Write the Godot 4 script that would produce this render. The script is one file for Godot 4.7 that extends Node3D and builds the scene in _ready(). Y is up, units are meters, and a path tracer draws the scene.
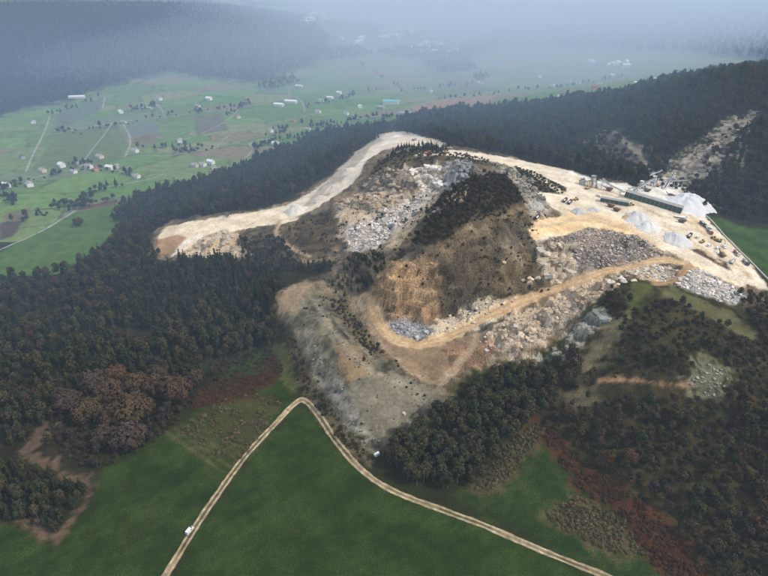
extends Node3D
# A limestone quarry in wooded hills, seen from the air on a hazy overcast day. x right, y up, z towards the eye; "d" below is -z.

const EYE := Vector3(0, 260, 0)
const TILT := 30.0
const FOV := 55.0
const NUMBER_OF_KIND := 270

var environment: Environment
var taken := {}
var mats := {}
var rng := RandomNumberGenerator.new()

func _ready() -> void:
	# camera, sky, sun, exposure
	var camera := Camera3D.new(); camera.name = "camera"
	camera.position = EYE; camera.rotation_degrees.x = -TILT; camera.fov = FOV; camera.near = 1.0; camera.far = 20000.0
	add_child(camera); camera.current = true
	environment = Environment.new()
	environment.background_mode = Environment.BG_SKY
	var sky_look := ProceduralSkyMaterial.new()
	sky_look.sky_top_color = Color(0.87, 0.91, 0.97); sky_look.sky_horizon_color = Color(0.93, 0.95, 0.98); sky_look.sky_curve = 0.2
	sky_look.ground_bottom_color = Color(0.35, 0.37, 0.38); sky_look.ground_horizon_color = Color(0.8, 0.84, 0.9)
	sky_look.sun_angle_max = 0.5
	var sky := Sky.new(); sky.sky_material = sky_look
	environment.sky = sky
	environment.background_energy_multiplier = 0.8
	environment.tonemap_mode = Environment.TONE_MAPPER_LINEAR
	environment.tonemap_exposure = 1.8
	environment.sdfgi_enabled = true; environment.ssao_enabled = true; environment.ssil_enabled = true
	environment.fog_enabled = true
	environment.fog_light_color = Color(0.80, 0.90, 1.0)
	environment.fog_density = 0.00009
	environment.volumetric_fog_enabled = true; environment.volumetric_fog_density = 0.0
	var world := WorldEnvironment.new(); world.name = "daylight"; world.environment = environment; add_child(world)
	var sun := DirectionalLight3D.new(); sun.name = "sun"
	sun.light_energy = 0.75; sun.light_angular_distance = 5.0; sun.light_color = Color(1.0, 0.96, 0.91); sun.shadow_enabled = true
	add_child(sun)
	sun.look_at_from_position(Vector3.ZERO, -Vector3(0.62, 0.68, 0.22))
	rng.seed = 20240
	make_looks()
	ground_heights()
	ground_cover()
	quarry_cover()
	shape_ground()
	ground_sheets()
	farm_lanes()
	make_tree_kinds()
	woods()
	lone_trees()
	plant()
	stones()
	houses()
	machines()
	valley_mist()


# mist lying over the valley, thicker towards the far end
func valley_mist() -> void:
	for m in [[Vector3(300, 0, -3800), Vector3(12000, 460, 7000), 0.00048, "thin bluish mist lying over the whole valley", Color(0.68, 0.84, 1.0)], [Vector3(700, 0, -4500), Vector3(9600, 440, 6500), 0.0015, "thicker pale mist at the far end of the valley", Color(0.93, 0.965, 1.0)]]:
		var f := FogVolume.new(); f.name = numbered("mist"); f.shape = RenderingServer.FOG_VOLUME_SHAPE_ELLIPSOID
		f.position = m[0]; f.size = m[1]
		var fm := FogMaterial.new(); fm.density = m[2]; fm.albedo = m[4]; f.material = fm
		tag(f, m[3], "mist", "", "stuff"); add_child(f, true)


# ------------------------------------------------------------------ naming
func numbered(called: String) -> String:
	var n: int = taken.get(called, -1) + 1
	taken[called] = n
	return called if n == 0 else "%s_%03d" % [called, n]

func tag(o: Node3D, label: String, category := "", group := "", kind := "") -> void:
	if label: o.set_meta("label", label)
	if category: o.set_meta("category", category)
	if group: o.set_meta("group", group)
	if kind: o.set_meta("kind", kind)

func thing(called: String, at: Vector3, yaw: float, label: String, category: String, group := "") -> Node3D:
	var o := Node3D.new(); o.name = numbered(called); add_child(o, true)
	o.position = at; o.rotation_degrees.y = yaw
	tag(o, label, category, group)
	return o

func part(parent: Node3D, called: String, mesh: Mesh, m: Material, at := Vector3.ZERO, turn := Vector3.ZERO) -> MeshInstance3D:
	var o := MeshInstance3D.new(); o.name = called; o.mesh = mesh; o.material_override = null
	for s in mesh.get_surface_count(): o.set_surface_override_material(s, m)
	o.position = at; o.rotation_degrees = turn
	parent.add_child(o, true)
	return o

# ------------------------------------------------------------------ materials
func plain(called: String, r: float, g: float, b: float, rough := 0.8, metal := 0.0) -> StandardMaterial3D:
	var m := StandardMaterial3D.new(); m.resource_name = called
	m.albedo_color = Color(r, g, b).linear_to_srgb(); m.roughness = rough; m.metallic = metal
	mats[called] = m
	return m

func grain(seed_: int, freq: float, lo: Color, hi: Color, octaves := 4, kind := FastNoiseLite.TYPE_SIMPLEX_SMOOTH) -> NoiseTexture2D:
	var f := FastNoiseLite.new(); f.seed = seed_; f.frequency = freq; f.fractal_octaves = octaves; f.noise_type = kind
	var t := NoiseTexture2D.new(); t.width = 512; t.height = 512; t.seamless = true; t.noise = f; t.normalize = true
	var ramp := Gradient.new(); ramp.set_color(0, lo); ramp.set_color(1, hi)
	t.color_ramp = ramp
	return t

func weathered(called: String, r: float, g: float, b: float, rough := 0.85) -> StandardMaterial3D:
	var m := plain(called, r, g, b, rough)
	m.albedo_texture = mats_tex.wear
	m.uv1_triplanar = true; m.uv1_world_triplanar = false; m.uv1_scale = Vector3.ONE * 0.11
	return m

var mats_tex := {}

func ground_look(called: String, tex: Texture2D, scale: float, relief: Texture2D, cm: float, tri: bool) -> StandardMaterial3D:
	var m := StandardMaterial3D.new(); m.resource_name = called
	m.vertex_color_use_as_albedo = true; m.roughness = 1.0; m.metallic_specular = 0.15
	m.albedo_texture = tex
	m.uv1_scale = Vector3.ONE * scale
	if tri:
		m.uv1_triplanar = true; m.uv1_world_triplanar = true
	if relief:
		m.heightmap_enabled = true; m.heightmap_texture = relief; m.heightmap_scale = cm
	m.detail_enabled = true; m.detail_albedo = mats_tex.broad; m.detail_blend_mode = BaseMaterial3D.BLEND_MODE_MUL; m.detail_uv_layer = BaseMaterial3D.DETAIL_UV_2
	m.uv2_scale = Vector3.ONE * 0.0075
	mats[called] = m
	return m

func make_looks() -> void:
	mats_tex.wear = grain(5, 0.012, Color(0.70, 0.69, 0.67), Color(1, 1, 1), 5)
	mats_tex.broad = grain(6, 0.014, Color(0.80, 0.79, 0.77), Color(1, 1, 1), 5)
	mats_tex.grass = grain(7, 0.03, Color(0.60, 0.64, 0.54), Color(1.0, 0.98, 0.94), 5)
	mats_tex.rock = grain(8, 0.02, Color(0.55, 0.53, 0.51), Color(1, 1, 1), 6)
	mats_tex.dust = grain(9, 0.02, Color(0.80, 0.78, 0.75), Color(1, 1, 1), 5)
	mats_tex.bump = grain(10, 0.02, Color.BLACK, Color.WHITE, 5)
	ground_look("grass", mats_tex.grass, 0.045, mats_tex.bump, 18, false)
	ground_look("wood_floor", mats_tex.grass, 0.06, mats_tex.bump, 50, false)
	ground_look("rock", mats_tex.rock, 0.05, mats_tex.bump, 110, true)
	ground_look("dust", mats_tex.dust, 0.04, mats_tex.bump, 16, false)
	plain("bark", 0.05, 0.04, 0.032, 1.0)
	plain("pale_bark", 0.062, 0.052, 0.042, 1.0)
	for k in [["leaf", 0.0], ["twig", 0.0]]:
		var m := StandardMaterial3D.new(); m.resource_name = k[0]; m.vertex_color_use_as_albedo = true; m.roughness = 0.9; m.metallic_specular = 0.2
		mats[k[0]] = m
	var st := StandardMaterial3D.new(); st.resource_name = "stone"; st.vertex_color_use_as_albedo = true; st.roughness = 0.95; st.metallic_specular = 0.2
	st.albedo_texture = mats_tex.rock; st.uv1_triplanar = true; st.uv1_scale = Vector3.ONE * 0.5
	mats["stone"] = st
	weathered("wall_white", 0.78, 0.77, 0.74); weathered("wall_cream", 0.62, 0.56, 0.46); weathered("wall_ochre", 0.5, 0.32, 0.18); weathered("wall_grey", 0.36, 0.36, 0.35)
	weathered("roof_grey", 0.30, 0.29, 0.28); weathered("roof_pale", 0.72, 0.72, 0.72); weathered("roof_red", 0.30, 0.11, 0.06); weathered("roof_dark", 0.08, 0.08, 0.085); weathered("roof_teal", 0.14, 0.42, 0.40); weathered("roof_blue", 0.22, 0.30, 0.40)
	plain("pane", 0.03, 0.035, 0.04, 0.12); plain("door", 0.12, 0.08, 0.05); plain("tyre", 0.02, 0.02, 0.02, 0.9)
	weathered("paint_white", 0.78, 0.78, 0.77, 0.4); weathered("paint_dark", 0.045, 0.05, 0.06, 0.5); weathered("paint_blue", 0.22, 0.38, 0.52, 0.4); weathered("paint_red", 0.40, 0.045, 0.035, 0.45); weathered("paint_grey", 0.32, 0.33, 0.34, 0.5)
	weathered("paint_yellow", 0.55, 0.33, 0.05, 0.5); weathered("paint_orange", 0.62, 0.20, 0.04, 0.5); weathered("paint_rust", 0.22, 0.10, 0.05, 0.7); weathered("paint_brown", 0.16, 0.12, 0.08, 0.7); weathered("paint_green", 0.035, 0.075, 0.06, 0.6)
	weathered("steel", 0.40, 0.41, 0.42, 0.55); weathered("pale_steel", 0.66, 0.67, 0.67, 0.55); weathered("belt", 0.05, 0.05, 0.05, 0.9); weathered("concrete", 0.62, 0.58, 0.50, 0.9)

# ------------------------------------------------------------------ ground: heights
var cx := PackedFloat64Array()
var cd := PackedFloat64Array()
var ch := PackedFloat64Array()
var weight := PackedFloat64Array()
var level := 0.0
var near_grid := PackedFloat32Array()
var far_grid := PackedFloat32Array()
const NX0 := -640.0
const ND0 := 60.0
const NSTEP := 5.0
const NCOLS := 257
const NROWS := 211
const FX0 := -6720.0
const FD0 := 0.0
const FSTEP := 70.0
const FCOLS := 193
const FROWS := 141

func control_points(l: Array) -> void:
	for i in range(0, l.size(), 3):
		cx.append(l[i]); cd.append(l[i + 1]); ch.append(l[i + 2])

func surface_height(x: float, d: float) -> float:
	var s := level
	for i in cx.size():
		var a := x - cx[i]
		var b := d - cd[i]
		s += weight[i] * sqrt(a * a + b * b + 100.0)
	return s

func ground_heights() -> void:
	# surveyed heights: x, d, height in metres
	control_points([-215, 159, 0, -164, 174, 0, -93, 174, 0, 8, 174, 0, 84, 174, 0, 157, 167, 1, 226, 156, 4, -152, 232, 0, -102, 275, 0, -50, 232, 0, -2, 198, 0, 52, 198, 0, -97, 310, 0, -58, 294, 0, -208, 225, 0, -289, 248, 0, -369, 381, 0])  # near
	control_points([-259, 305, 0, -232, 372, 1, -317, 456, 0, -146, 357, 2, -96, 368, 4, -119, 421, 10, -167, 452, 13, -219, 467, 10, -295, 516, 2, -382, 538, -3, -86, 445, 20, -137, 469, 18])  # woods
	control_points([-230, 519, 20, -210, 538, 25, -169, 546, 27, -108, 564, 30, -63, 611, 38, -24, 688, 50, 8, 748, 58, 55, 745, 60, -180, 483, 17, -132, 491, 20, -160, 507, 23, -87, 527, 31, -212, 636, 10, -282, 621, 3, -171, 734, 8, -84, 847, 14, 11, 1041, 14, -298, 570, 0, -348, 689, -4, -246, 805, -4, -151, 997, -4, -19, 1205, -4])  # bench
	control_points([19, 654, 70, 66, 643, 72, 109, 616, 72, 145, 597, 70, -13, 604, 62, -15, 585, 50, 17, 585, 68, 17, 573, 52, 51, 596, 69, 49, 588, 51, 77, 583, 71, 72, 562, 56, -35, 541, 46, -45, 518, 38, 1, 548, 48, 32, 531, 50, -9, 478, 39, -37, 482, 35, -73, 495, 33, -71, 478, 24, -22, 458, 34, -50, 453, 26, 20, 495, 48])  # bowl
	control_points([38, 422, 74, 76, 465, 93, 106, 487, 89, 121, 465, 78, 26, 418, 60, 51, 429, 85, 148, 474, 63, 13, 402, 56, -7, 407, 44, -30, 428, 35, 36, 388, 63, 5, 386, 52, 12, 357, 21, -3, 372, 23, -16, 389, 24, 47, 358, 23, 67, 386, 64, 97, 400, 66, 118, 420, 64, 121, 396, 42, 98, 377, 35, 68, 372, 27, 44, 374, 42, 72, 379, 44])  # hill
	control_points([42, 340, 18, 75, 361, 24, 108, 374, 31, 150, 389, 39, 194, 402, 46, 235, 405, 52, 247, 396, 53])  # road
	control_points([138, 422, 60, 182, 451, 61, 223, 441, 58, 145, 400, 44, 177, 400, 48, 212, 407, 50, 162, 476, 63, 209, 503, 62, 248, 481, 60, 266, 437, 56, 288, 427, 51, 298, 397, 46, 306, 373, 41, 197, 565, 66, 245, 549, 63, 288, 551, 60, 314, 527, 56, 308, 474, 51, 311, 435, 47, 314, 397, 42])  # cliff
	control_points([34, 333, 17, 12, 336, 16, -3, 355, 19, 26, 311, 13, 46, 308, 14, 63, 328, 18, 38, 292, 9, 90, 335, 22, 113, 326, 20, -7, 339, 15])  # pit
	control_points([-67, 393, 31, -88, 384, 27, -47, 350, 30, -28, 322, 27, -10, 300, 22, 11, 299, 16, -38, 396, 20, -21, 368, 16, -88, 369, 8, -68, 324, 3, -50, 292, 0, -29, 266, 0, -7, 242, 0, 4, 275, 7, 27, 282, 9, -26, 282, 11, -54, 330, 17])  # tip
	control_points([194, 364, 50, 163, 358, 43, 144, 337, 30, 124, 315, 17, 107, 308, 11, 170, 329, 42, 177, 304, 36, 145, 290, 20, 130, 280, 11, 205, 281, 29, 231, 325, 38, 263, 327, 35, 256, 282, 26, 185, 258, 14, 217, 243, 12, 222, 217, 7, 155, 241, 6, 171, 195, 2, 115, 269, 4, 130, 237, 2, 93, 255, 0, 139, 196, 0, 254, 393, 50, 256, 360, 40, 289, 363, 38, 341, 328, 36, 281, 235, 14])  # right
	control_points([10, 240, 0, 45, 231, 0, 78, 285, 7, 55, 285, 7, 29, 255, 2])  # stand
	control_points([341, 478, 41, 388, 485, 42, 370, 542, 47, 450, 642, 76, 346, 578, 50, 529, 919, 108, 660, 958, 120, 473, 1026, 70, 375, 678, 78, 323, 691, 62, 266, 668, 56, 225, 697, 50, 302, 1103, 26, 332, 861, 52, 133, 1142, 6, 131, 750, 52, 84, 833, 44, 216, 886, 38, 468, 524, 80, 420, 439, 45])  # ridge
	control_points([-506, 689, -4, -490, 814, -4, -477, 921, -4, -370, 1134, -4, -188, 1275, -4, 39, 1388, -4, 296, 1478, -4, 587, 1583, -2, -678, 976, -2, -649, 1309, 0, 53, 1978, -4, -238, 984, -4, -562, 590, -3])  # valley
	control_points([-900, 1500, 20, -900, 1900, 118, -1500, 1700, 130, -1600, 1300, 30, -500, 2050, 100, -100, 2350, 50, -1200, 2600, 175, -2500, 2000, 200, -600, 3000, 150, 0, 3200, 10, 0, 1900, -4, 600, 2000, -4, 600, 3200, 15, 1500, 2600, 70, 2000, 1500, 125, 1200, 1350, 112, 1000, 1000, 100, 1500, 3600, 100, 300, 2600, 0, -2500, 5000, 330, -1000, 4200, 210, 0, 6000, 150, 3000, 5000, 250, 0, 9500, 400, -6000, 9000, 450, 6000, 9000, 450, 900, 500, 60, -900, 500, -3, -900, 900, -3, 0, 60, 0, -500, 60, 0, 500, 60, 5, -6000, 100, 50, 6000, 100, 80, 1500, 0, 30, -1500, 0, 10])  # far
	var n := cx.size()
	var rows := []
	for i in n + 1:
		var row := PackedFloat64Array(); row.resize(n + 2)
		if i < n:
			for j in n:
				row[j] = sqrt((cx[i] - cx[j]) ** 2 + (cd[i] - cd[j]) ** 2 + 100.0) - (0.6 if i == j else 0.0)
			row[n] = 1.0; row[n + 1] = ch[i]
		else:
			for j in n: row[j] = 1.0
		rows.append(row)
	for k in n + 1:
		var best := k
		for i in range(k + 1, n + 1):
			if absf(rows[i][k]) > absf(rows[best][k]): best = i
		if best != k:
			var swap = rows[k]; rows[k] = rows[best]; rows[best] = swap
		var top: PackedFloat64Array = rows[k]
		for i in range(k + 1, n + 1):
			var row: PackedFloat64Array = rows[i]
			var f := row[k] / top[k]
			if f == 0.0: continue
			for j in range(k, n + 2): row[j] -= f * top[j]
			rows[i] = row
	var sol := PackedFloat64Array(); sol.resize(n + 1)
	for k in range(n, -1, -1):
		var row: PackedFloat64Array = rows[k]
		var s := row[n + 1]
		for j in range(k + 1, n + 1): s -= row[j] * sol[j]
		sol[k] = s / row[k]
	level = sol[n]
	weight = sol.slice(0, n)
	near_grid.resize(NCOLS * NROWS)
	for j in NROWS:
		for i in NCOLS:
			near_grid[j * NCOLS + i] = surface_height(NX0 + i * NSTEP, ND0 + j * NSTEP)
	far_grid.resize(FCOLS * FROWS)
	for j in FROWS:
		for i in FCOLS:
			far_grid[j * FCOLS + i] = surface_height(FX0 + i * FSTEP, FD0 + j * FSTEP)

func base_height(x: float, d: float) -> float:
	var u := (x - NX0) / NSTEP
	var v := (d - ND0) / NSTEP
	var edge := minf(minf(u, NCOLS - 1.01 - u), minf(v, NROWS - 1.01 - v)) / 16.0
	var a := 0.0
	if edge > 0.0:
		var i := int(u)
		var j := int(v)
		var k := j * NCOLS + i
		u -= i; v -= j
		a = lerpf(lerpf(near_grid[k], near_grid[k + 1], u), lerpf(near_grid[k + NCOLS], near_grid[k + NCOLS + 1], u), v)
		if edge >= 1.0: return a
	u = clampf((x - FX0) / FSTEP, 0.0, FCOLS - 1.01)
	v = clampf((d - FD0) / FSTEP, 0.0, FROWS - 1.01)
	var p := int(u)
	var q := int(v)
	var k2 := q * FCOLS + p
	u -= p; v -= q
	var b := lerpf(lerpf(far_grid[k2], far_grid[k2 + 1], u), lerpf(far_grid[k2 + FCOLS], far_grid[k2 + FCOLS + 1], u), v)
	return lerpf(b, a, clampf(edge, 0.0, 1.0))

# ------------------------------------------------------------------ ground: what covers it
var px := PackedFloat32Array()
var pd := PackedFloat32Array()
var nx := 0
var nd := 0
var hgt := PackedFloat32Array()
var tint := PackedVector3Array()
var rough := PackedFloat32Array()
var zone := PackedByteArray()
var n1 := PackedFloat32Array()
var stripes := FastNoiseLite.new()
var n2 := PackedFloat32Array()
const ZONES := ["valley_ground", "meadow_ground", "dry_meadow_ground", "forest_ground", "scrub_ground", "quarry_ground", "quarry_yard", "haul_road_ground", "spoil_ground", "bare_earth", "forest_track", "far_hills_terrain"]

func spaced(from: float, to: float, least: float, ratio: float, far_ratio: float, far_from: float) -> PackedFloat32Array:
	var a := PackedFloat32Array()
	var p := from
	while p < to:
		a.append(p)
		p += maxf(least, minf(p, far_from) * ratio + maxf(0.0, p - far_from) * far_ratio)
	a.append(to)
	return a

func lay_grid() -> void:
	pd = spaced(95.0, 9600.0, 1.35, 0.0037, 0.022, 1300.0)
	var half := spaced(0.0, 6600.0, 1.55, 0.0052, 0.035, 900.0)
	for i in range(half.size() - 1, 0, -1): px.append(-half[i])
	px.append_array(half)
	nx = px.size(); nd = pd.size()
	var n := nx * nd
	hgt.resize(n); tint.resize(n); rough.resize(n); zone.resize(n); n1.resize(n); n2.resize(n)
	var a := FastNoiseLite.new(); a.seed = 11; a.frequency = 1.0 / 34.0; a.fractal_octaves = 3
	var b := FastNoiseLite.new(); b.seed = 12; b.frequency = 1.0 / 6.5; b.fractal_octaves = 2
	var c := FastNoiseLite.new(); c.seed = 13; c.frequency = 1.0 / 260.0; c.fractal_octaves = 4
	var plots := FastNoiseLite.new(); plots.seed = 17; plots.noise_type = FastNoiseLite.TYPE_CELLULAR; plots.frequency = 1.0; plots.fractal_type = FastNoiseLite.FRACTAL_NONE
	plots.cellular_distance_function = FastNoiseLite.DISTANCE_HYBRID; plots.cellular_return_type = FastNoiseLite.RETURN_CELL_VALUE; plots.cellular_jitter = 0.75
	var hedges: FastNoiseLite = plots.duplicate(); hedges.cellular_return_type = FastNoiseLite.RETURN_DISTANCE2_SUB
	var crops := [Vector3(0.085, 0.150, 0.042), Vector3(0.105, 0.170, 0.050), Vector3(0.120, 0.160, 0.065), Vector3(0.095, 0.150, 0.050), Vector3(0.165, 0.165, 0.085), Vector3(0.090, 0.135, 0.045), Vector3(0.16, 0.125, 0.085), Vector3(0.115, 0.140, 0.090), Vector3(0.110, 0.175, 0.055)]
	var green := Vector3(0.080, 0.130, 0.040)
	var dry := Vector3(0.145, 0.150, 0.070)
	var dark := Vector3(0.038, 0.045, 0.024)
	for j in nd:
		var d := pd[j]
		for i in nx:
			var k := j * nx + i
			var x := px[i]
			n1[k] = a.get_noise_2d(x, d) * 1.5
			n2[k] = b.get_noise_2d(x, d) * 1.5
			var big := c.get_noise_2d(x, d)
			var t := green.lerp(dry, clampf(0.4 + big * 1.2 + n1[k] * 0.3, 0, 1))
			rough[k] = 0.2
			if d > 560.0 and d < 3200.0:
				var pu := (x * 0.94 + d * 0.34) / 105.0
				var pv := (d * 0.94 - x * 0.34) / 62.0
				var cell := plots.get_noise_2d(pu, pv)
				t = t.lerp(crops[int((cell * 0.5 + 0.5) * 997.0) % 9] * 1.55, 0.85)
				var rim := hedges.get_noise_2d(pu, pv)
				if rim < -0.93 + n1[k] * 0.08: t = t.lerp(Vector3(0.05, 0.055, 0.028), 0.6)
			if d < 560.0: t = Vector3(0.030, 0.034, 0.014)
			if d > 2300.0 or absf(x) > 1000.0:
				t = t.lerp(dark, smoothstep(-0.08, 0.06, big + n1[k] * 0.1) * clampf((maxf(d - 2300.0, absf(x) - 1000.0)) / 200.0, 0, 1))
				zone[k] = 11
			tint[k] = t

func signed_distance(p: Vector2, poly: PackedVector2Array) -> float:
	var best := 1e12
	var inside := false
	var b := poly[poly.size() - 1]
	for a in poly:
		var e := b - a
		var w := p - a
		var q := w - e * clampf(w.dot(e) / e.length_squared(), 0.0, 1.0)
		best = minf(best, q.length_squared())
		if (a.y > p.y) != (b.y > p.y) and p.x < e.x * w.y / e.y + a.x: inside = not inside
		b = a
	return sqrt(best) if inside else -sqrt(best)

func polygon(flat: Array) -> PackedVector2Array:
	var p := PackedVector2Array()
	for i in range(0, flat.size(), 2): p.append(Vector2(flat[i], flat[i + 1]))
	return p

func box_of(p: PackedVector2Array) -> Rect2:
	var r := Rect2(p[0], Vector2.ZERO)
	for q in p: r = r.expand(q)
	return r

func area(zone_name: String, ca: Color, cb: Color, soft: float, wobble: float, rgh: float, flat: Array) -> void:
	var poly := polygon(flat)
	var z := ZONES.find(zone_name)
	var margin := soft + wobble + 2.0
	var r := box_of(poly).grow(margin)
	var step := clampf(maxf(r.size.x, r.size.y) / 90.0, 2.0, 60.0)
	var gc := int(r.size.x / step) + 3
	var gr := int(r.size.y / step) + 3
	var sd := PackedFloat32Array(); sd.resize(gc * gr)
	for j in gr:
		for i in gc:
			sd[j * gc + i] = signed_distance(r.position + Vector2(i, j) * step, poly)
	var i0 := px.bsearch(r.position.x)
	var i1 := px.bsearch(r.end.x)
	var j0 := pd.bsearch(r.position.y)
	var j1 := pd.bsearch(r.end.y)
	var va := Vector3(ca.r, ca.g, ca.b)
	var vb := Vector3(cb.r, cb.g, cb.b)
	for j in range(j0, j1):
		var v := (pd[j] - r.position.y) / step
		var gj := int(v)
		v -= gj
		for i in range(i0, i1):
			var u := (px[i] - r.position.x) / step
			var gi := int(u)
			u -= gi
			var g := gj * gc + gi
			var s := lerpf(lerpf(sd[g], sd[g + 1], u), lerpf(sd[g + gc], sd[g + gc + 1], u), v)
			if s < -margin: continue
			var k := j * nx + i
			var w := smoothstep(-soft, soft, s + wobble * (0.65 * n1[k] + 0.5 * n2[k]))
			if w <= 0.0: continue
			var c := va.lerp(vb, clampf(0.5 + n1[k] * 0.55 + n2[k] * 0.6, 0.0, 1.0))
			if z == 1: c *= 1.0 + 0.20 * stripes.get_noise_2d((px[i] * 0.82 + pd[j] * 0.57) * 0.06, (pd[j] * 0.82 - px[i] * 0.57) * 1.0) + 0.10 * n1[k]
			tint[k] = tint[k].lerp(c, w)
			rough[k] = lerpf(rough[k], rgh, w)
			if w > 0.5: zone[k] = z

func trace(zone_name: String, ca: Color, cb: Color, width: float, soft: float, wobble: float, rgh: float, flat: Array) -> void:
	var line := polygon(flat)
	var z := ZONES.find(zone_name)
	var best := {}
	var reach := width * 0.5 + soft + wobble
	for s in line.size() - 1:
		var a := line[s]
		var e := line[s + 1] - a
		var r := Rect2(a, Vector2.ZERO).expand(line[s + 1]).grow(reach)
		for j in range(pd.bsearch(r.position.y), pd.bsearch(r.end.y)):
			for i in range(px.bsearch(r.position.x), px.bsearch(r.end.x)):
				var w := Vector2(px[i], pd[j]) - a
				var far := (w - e * clampf(w.dot(e) / e.length_squared(), 0.0, 1.0)).length()
				var k := j * nx + i
				if far < best.get(k, 1e9): best[k] = far
	var va := Vector3(ca.r, ca.g, ca.b)
	var vb := Vector3(cb.r, cb.g, cb.b)
	for k in best:
		var off: float = best[k]
		var w := smoothstep(-soft, soft, width * 0.5 - off + wobble * (0.5 * n1[k] + 0.5 * n2[k]))
		if w <= 0.0: continue
		var rut := 0.82 if absf(off - width * 0.22) < width * 0.09 else 1.0
		tint[k] = tint[k].lerp(va.lerp(vb, clampf(0.5 + n1[k] * 0.5 + n2[k] * 0.6, 0, 1)) * rut, w)
		rough[k] = lerpf(rough[k], rgh, w)
		if w > 0.5: zone[k] = z

func ground_cover() -> void:
	stripes.seed = 19; stripes.frequency = 1.0 / 7.0; stripes.fractal_octaves = 3
	lay_grid()
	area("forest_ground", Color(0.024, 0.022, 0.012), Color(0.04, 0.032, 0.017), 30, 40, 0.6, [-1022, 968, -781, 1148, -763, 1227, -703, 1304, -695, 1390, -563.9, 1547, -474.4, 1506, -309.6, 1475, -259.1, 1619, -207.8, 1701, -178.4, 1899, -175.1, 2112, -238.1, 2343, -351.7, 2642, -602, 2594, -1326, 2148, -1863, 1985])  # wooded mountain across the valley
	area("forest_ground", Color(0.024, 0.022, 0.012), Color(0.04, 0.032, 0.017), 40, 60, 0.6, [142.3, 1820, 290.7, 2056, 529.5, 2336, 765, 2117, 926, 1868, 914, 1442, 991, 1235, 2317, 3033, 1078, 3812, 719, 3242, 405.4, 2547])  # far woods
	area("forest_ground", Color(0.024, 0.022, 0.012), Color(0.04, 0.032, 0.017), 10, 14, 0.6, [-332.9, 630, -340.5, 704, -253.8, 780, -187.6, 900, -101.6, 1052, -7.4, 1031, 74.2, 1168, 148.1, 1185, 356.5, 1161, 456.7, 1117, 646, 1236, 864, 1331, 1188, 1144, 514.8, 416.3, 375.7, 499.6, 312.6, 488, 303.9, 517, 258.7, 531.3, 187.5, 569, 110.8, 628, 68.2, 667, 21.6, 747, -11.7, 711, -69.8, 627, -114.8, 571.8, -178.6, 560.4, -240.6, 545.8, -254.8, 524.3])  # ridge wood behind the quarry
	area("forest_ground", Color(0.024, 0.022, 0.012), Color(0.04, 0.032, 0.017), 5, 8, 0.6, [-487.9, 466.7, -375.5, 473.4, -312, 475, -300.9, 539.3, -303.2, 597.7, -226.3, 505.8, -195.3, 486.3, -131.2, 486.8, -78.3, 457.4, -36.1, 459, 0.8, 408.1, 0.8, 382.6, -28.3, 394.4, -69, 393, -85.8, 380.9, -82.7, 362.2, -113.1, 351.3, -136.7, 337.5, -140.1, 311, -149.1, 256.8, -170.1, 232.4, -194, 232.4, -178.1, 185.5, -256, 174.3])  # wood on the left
	area("scrub_ground", Color(0.036, 0.032, 0.018), Color(0.072, 0.058, 0.031), 5, 8, 0.7, [97.4, 248.6, 88, 264, 109.4, 303.7, 128.1, 328.1, 165.3, 363.9, 200.7, 378.8, 238.1, 374, 290.1, 353.6, 448.5, 337.2, 250.5, 111.1, 177.8, 152.8, 157, 163, 147.4, 191.2, 128.7, 231.3])  # scrubby hillside on the right
	area("meadow_ground", Color(0.024, 0.043, 0.009), Color(0.036, 0.055, 0.013), 1.5, 3, 0.1, [-285.7, 191.6, -196.4, 194.5, -172.9, 182.6, -165.8, 216.3, -166.9, 241.8, -152.3, 256.9, -134.2, 270.2, -124.6, 294.6, -102.6, 305, -73.3, 323.8, -58.6, 296.1, -86.4, 232.8, -108.3, 158.6, -219.7, 112.3])  # meadow left of the track
	area("meadow_ground", Color(0.024, 0.045, 0.009), Color(0.036, 0.058, 0.013), 1.5, 2, 0.1, [-107.9, 144.4, -97.5, 197.7, -58.3, 293, -31, 252.5, 0.6, 218, 38.9, 200.3, 75.7, 180.9, 121.8, 153.7, 97.4, 92.5, -108, 92.5])  # meadow inside the bend of the track
	area("dry_meadow_ground", Color(0.046, 0.05, 0.018), Color(0.066, 0.064, 0.026), 3, 6, 0.15, [-134.8, 263.8, -117.1, 292.4, -86.7, 303.5, -69.5, 293.5, -88.7, 237.5, -108.7, 244.4, -122.5, 253.4])  # rough dry grass by the track
	trace("dry_meadow_ground", Color(0.085, 0.085, 0.034), Color(0.1, 0.095, 0.04), 1.8, 0.8, 0.6, 0.1, [-141.3, 263.9, -124.6, 251.7, -110.5, 242, -96.7, 231.2])
	trace("dry_meadow_ground", Color(0.085, 0.085, 0.034), Color(0.1, 0.095, 0.04), 1.8, 0.8, 0.6, 0.1, [-137.3, 267.5, -120.5, 255.1, -106.5, 245.3, -92.9, 235.1])
	trace("dry_meadow_ground", Color(0.085, 0.085, 0.034), Color(0.1, 0.095, 0.04), 1.8, 0.8, 0.6, 0.1, [-133.2, 271.1, -116.7, 259.4, -102.8, 250.3, -89.6, 241.5])
	trace("dry_meadow_ground", Color(0.085, 0.085, 0.034), Color(0.1, 0.095, 0.04), 1.8, 0.8, 0.6, 0.1, [-129.3, 275.8, -113, 264.7, -99.3, 256.3, -86.3, 249.1])
	trace("meadow_ground", Color(0.034, 0.05, 0.013), Color(0.042, 0.058, 0.016), 1.6, 1, 0.8, 0.1, [-134, 174.2, -123.8, 210.9, -110.7, 234.1])
	trace("meadow_ground", Color(0.034, 0.05, 0.013), Color(0.042, 0.058, 0.016), 1.6, 1, 0.8, 0.1, [-145.6, 166.2, -134.8, 202.9, -119.1, 241.9])
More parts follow.
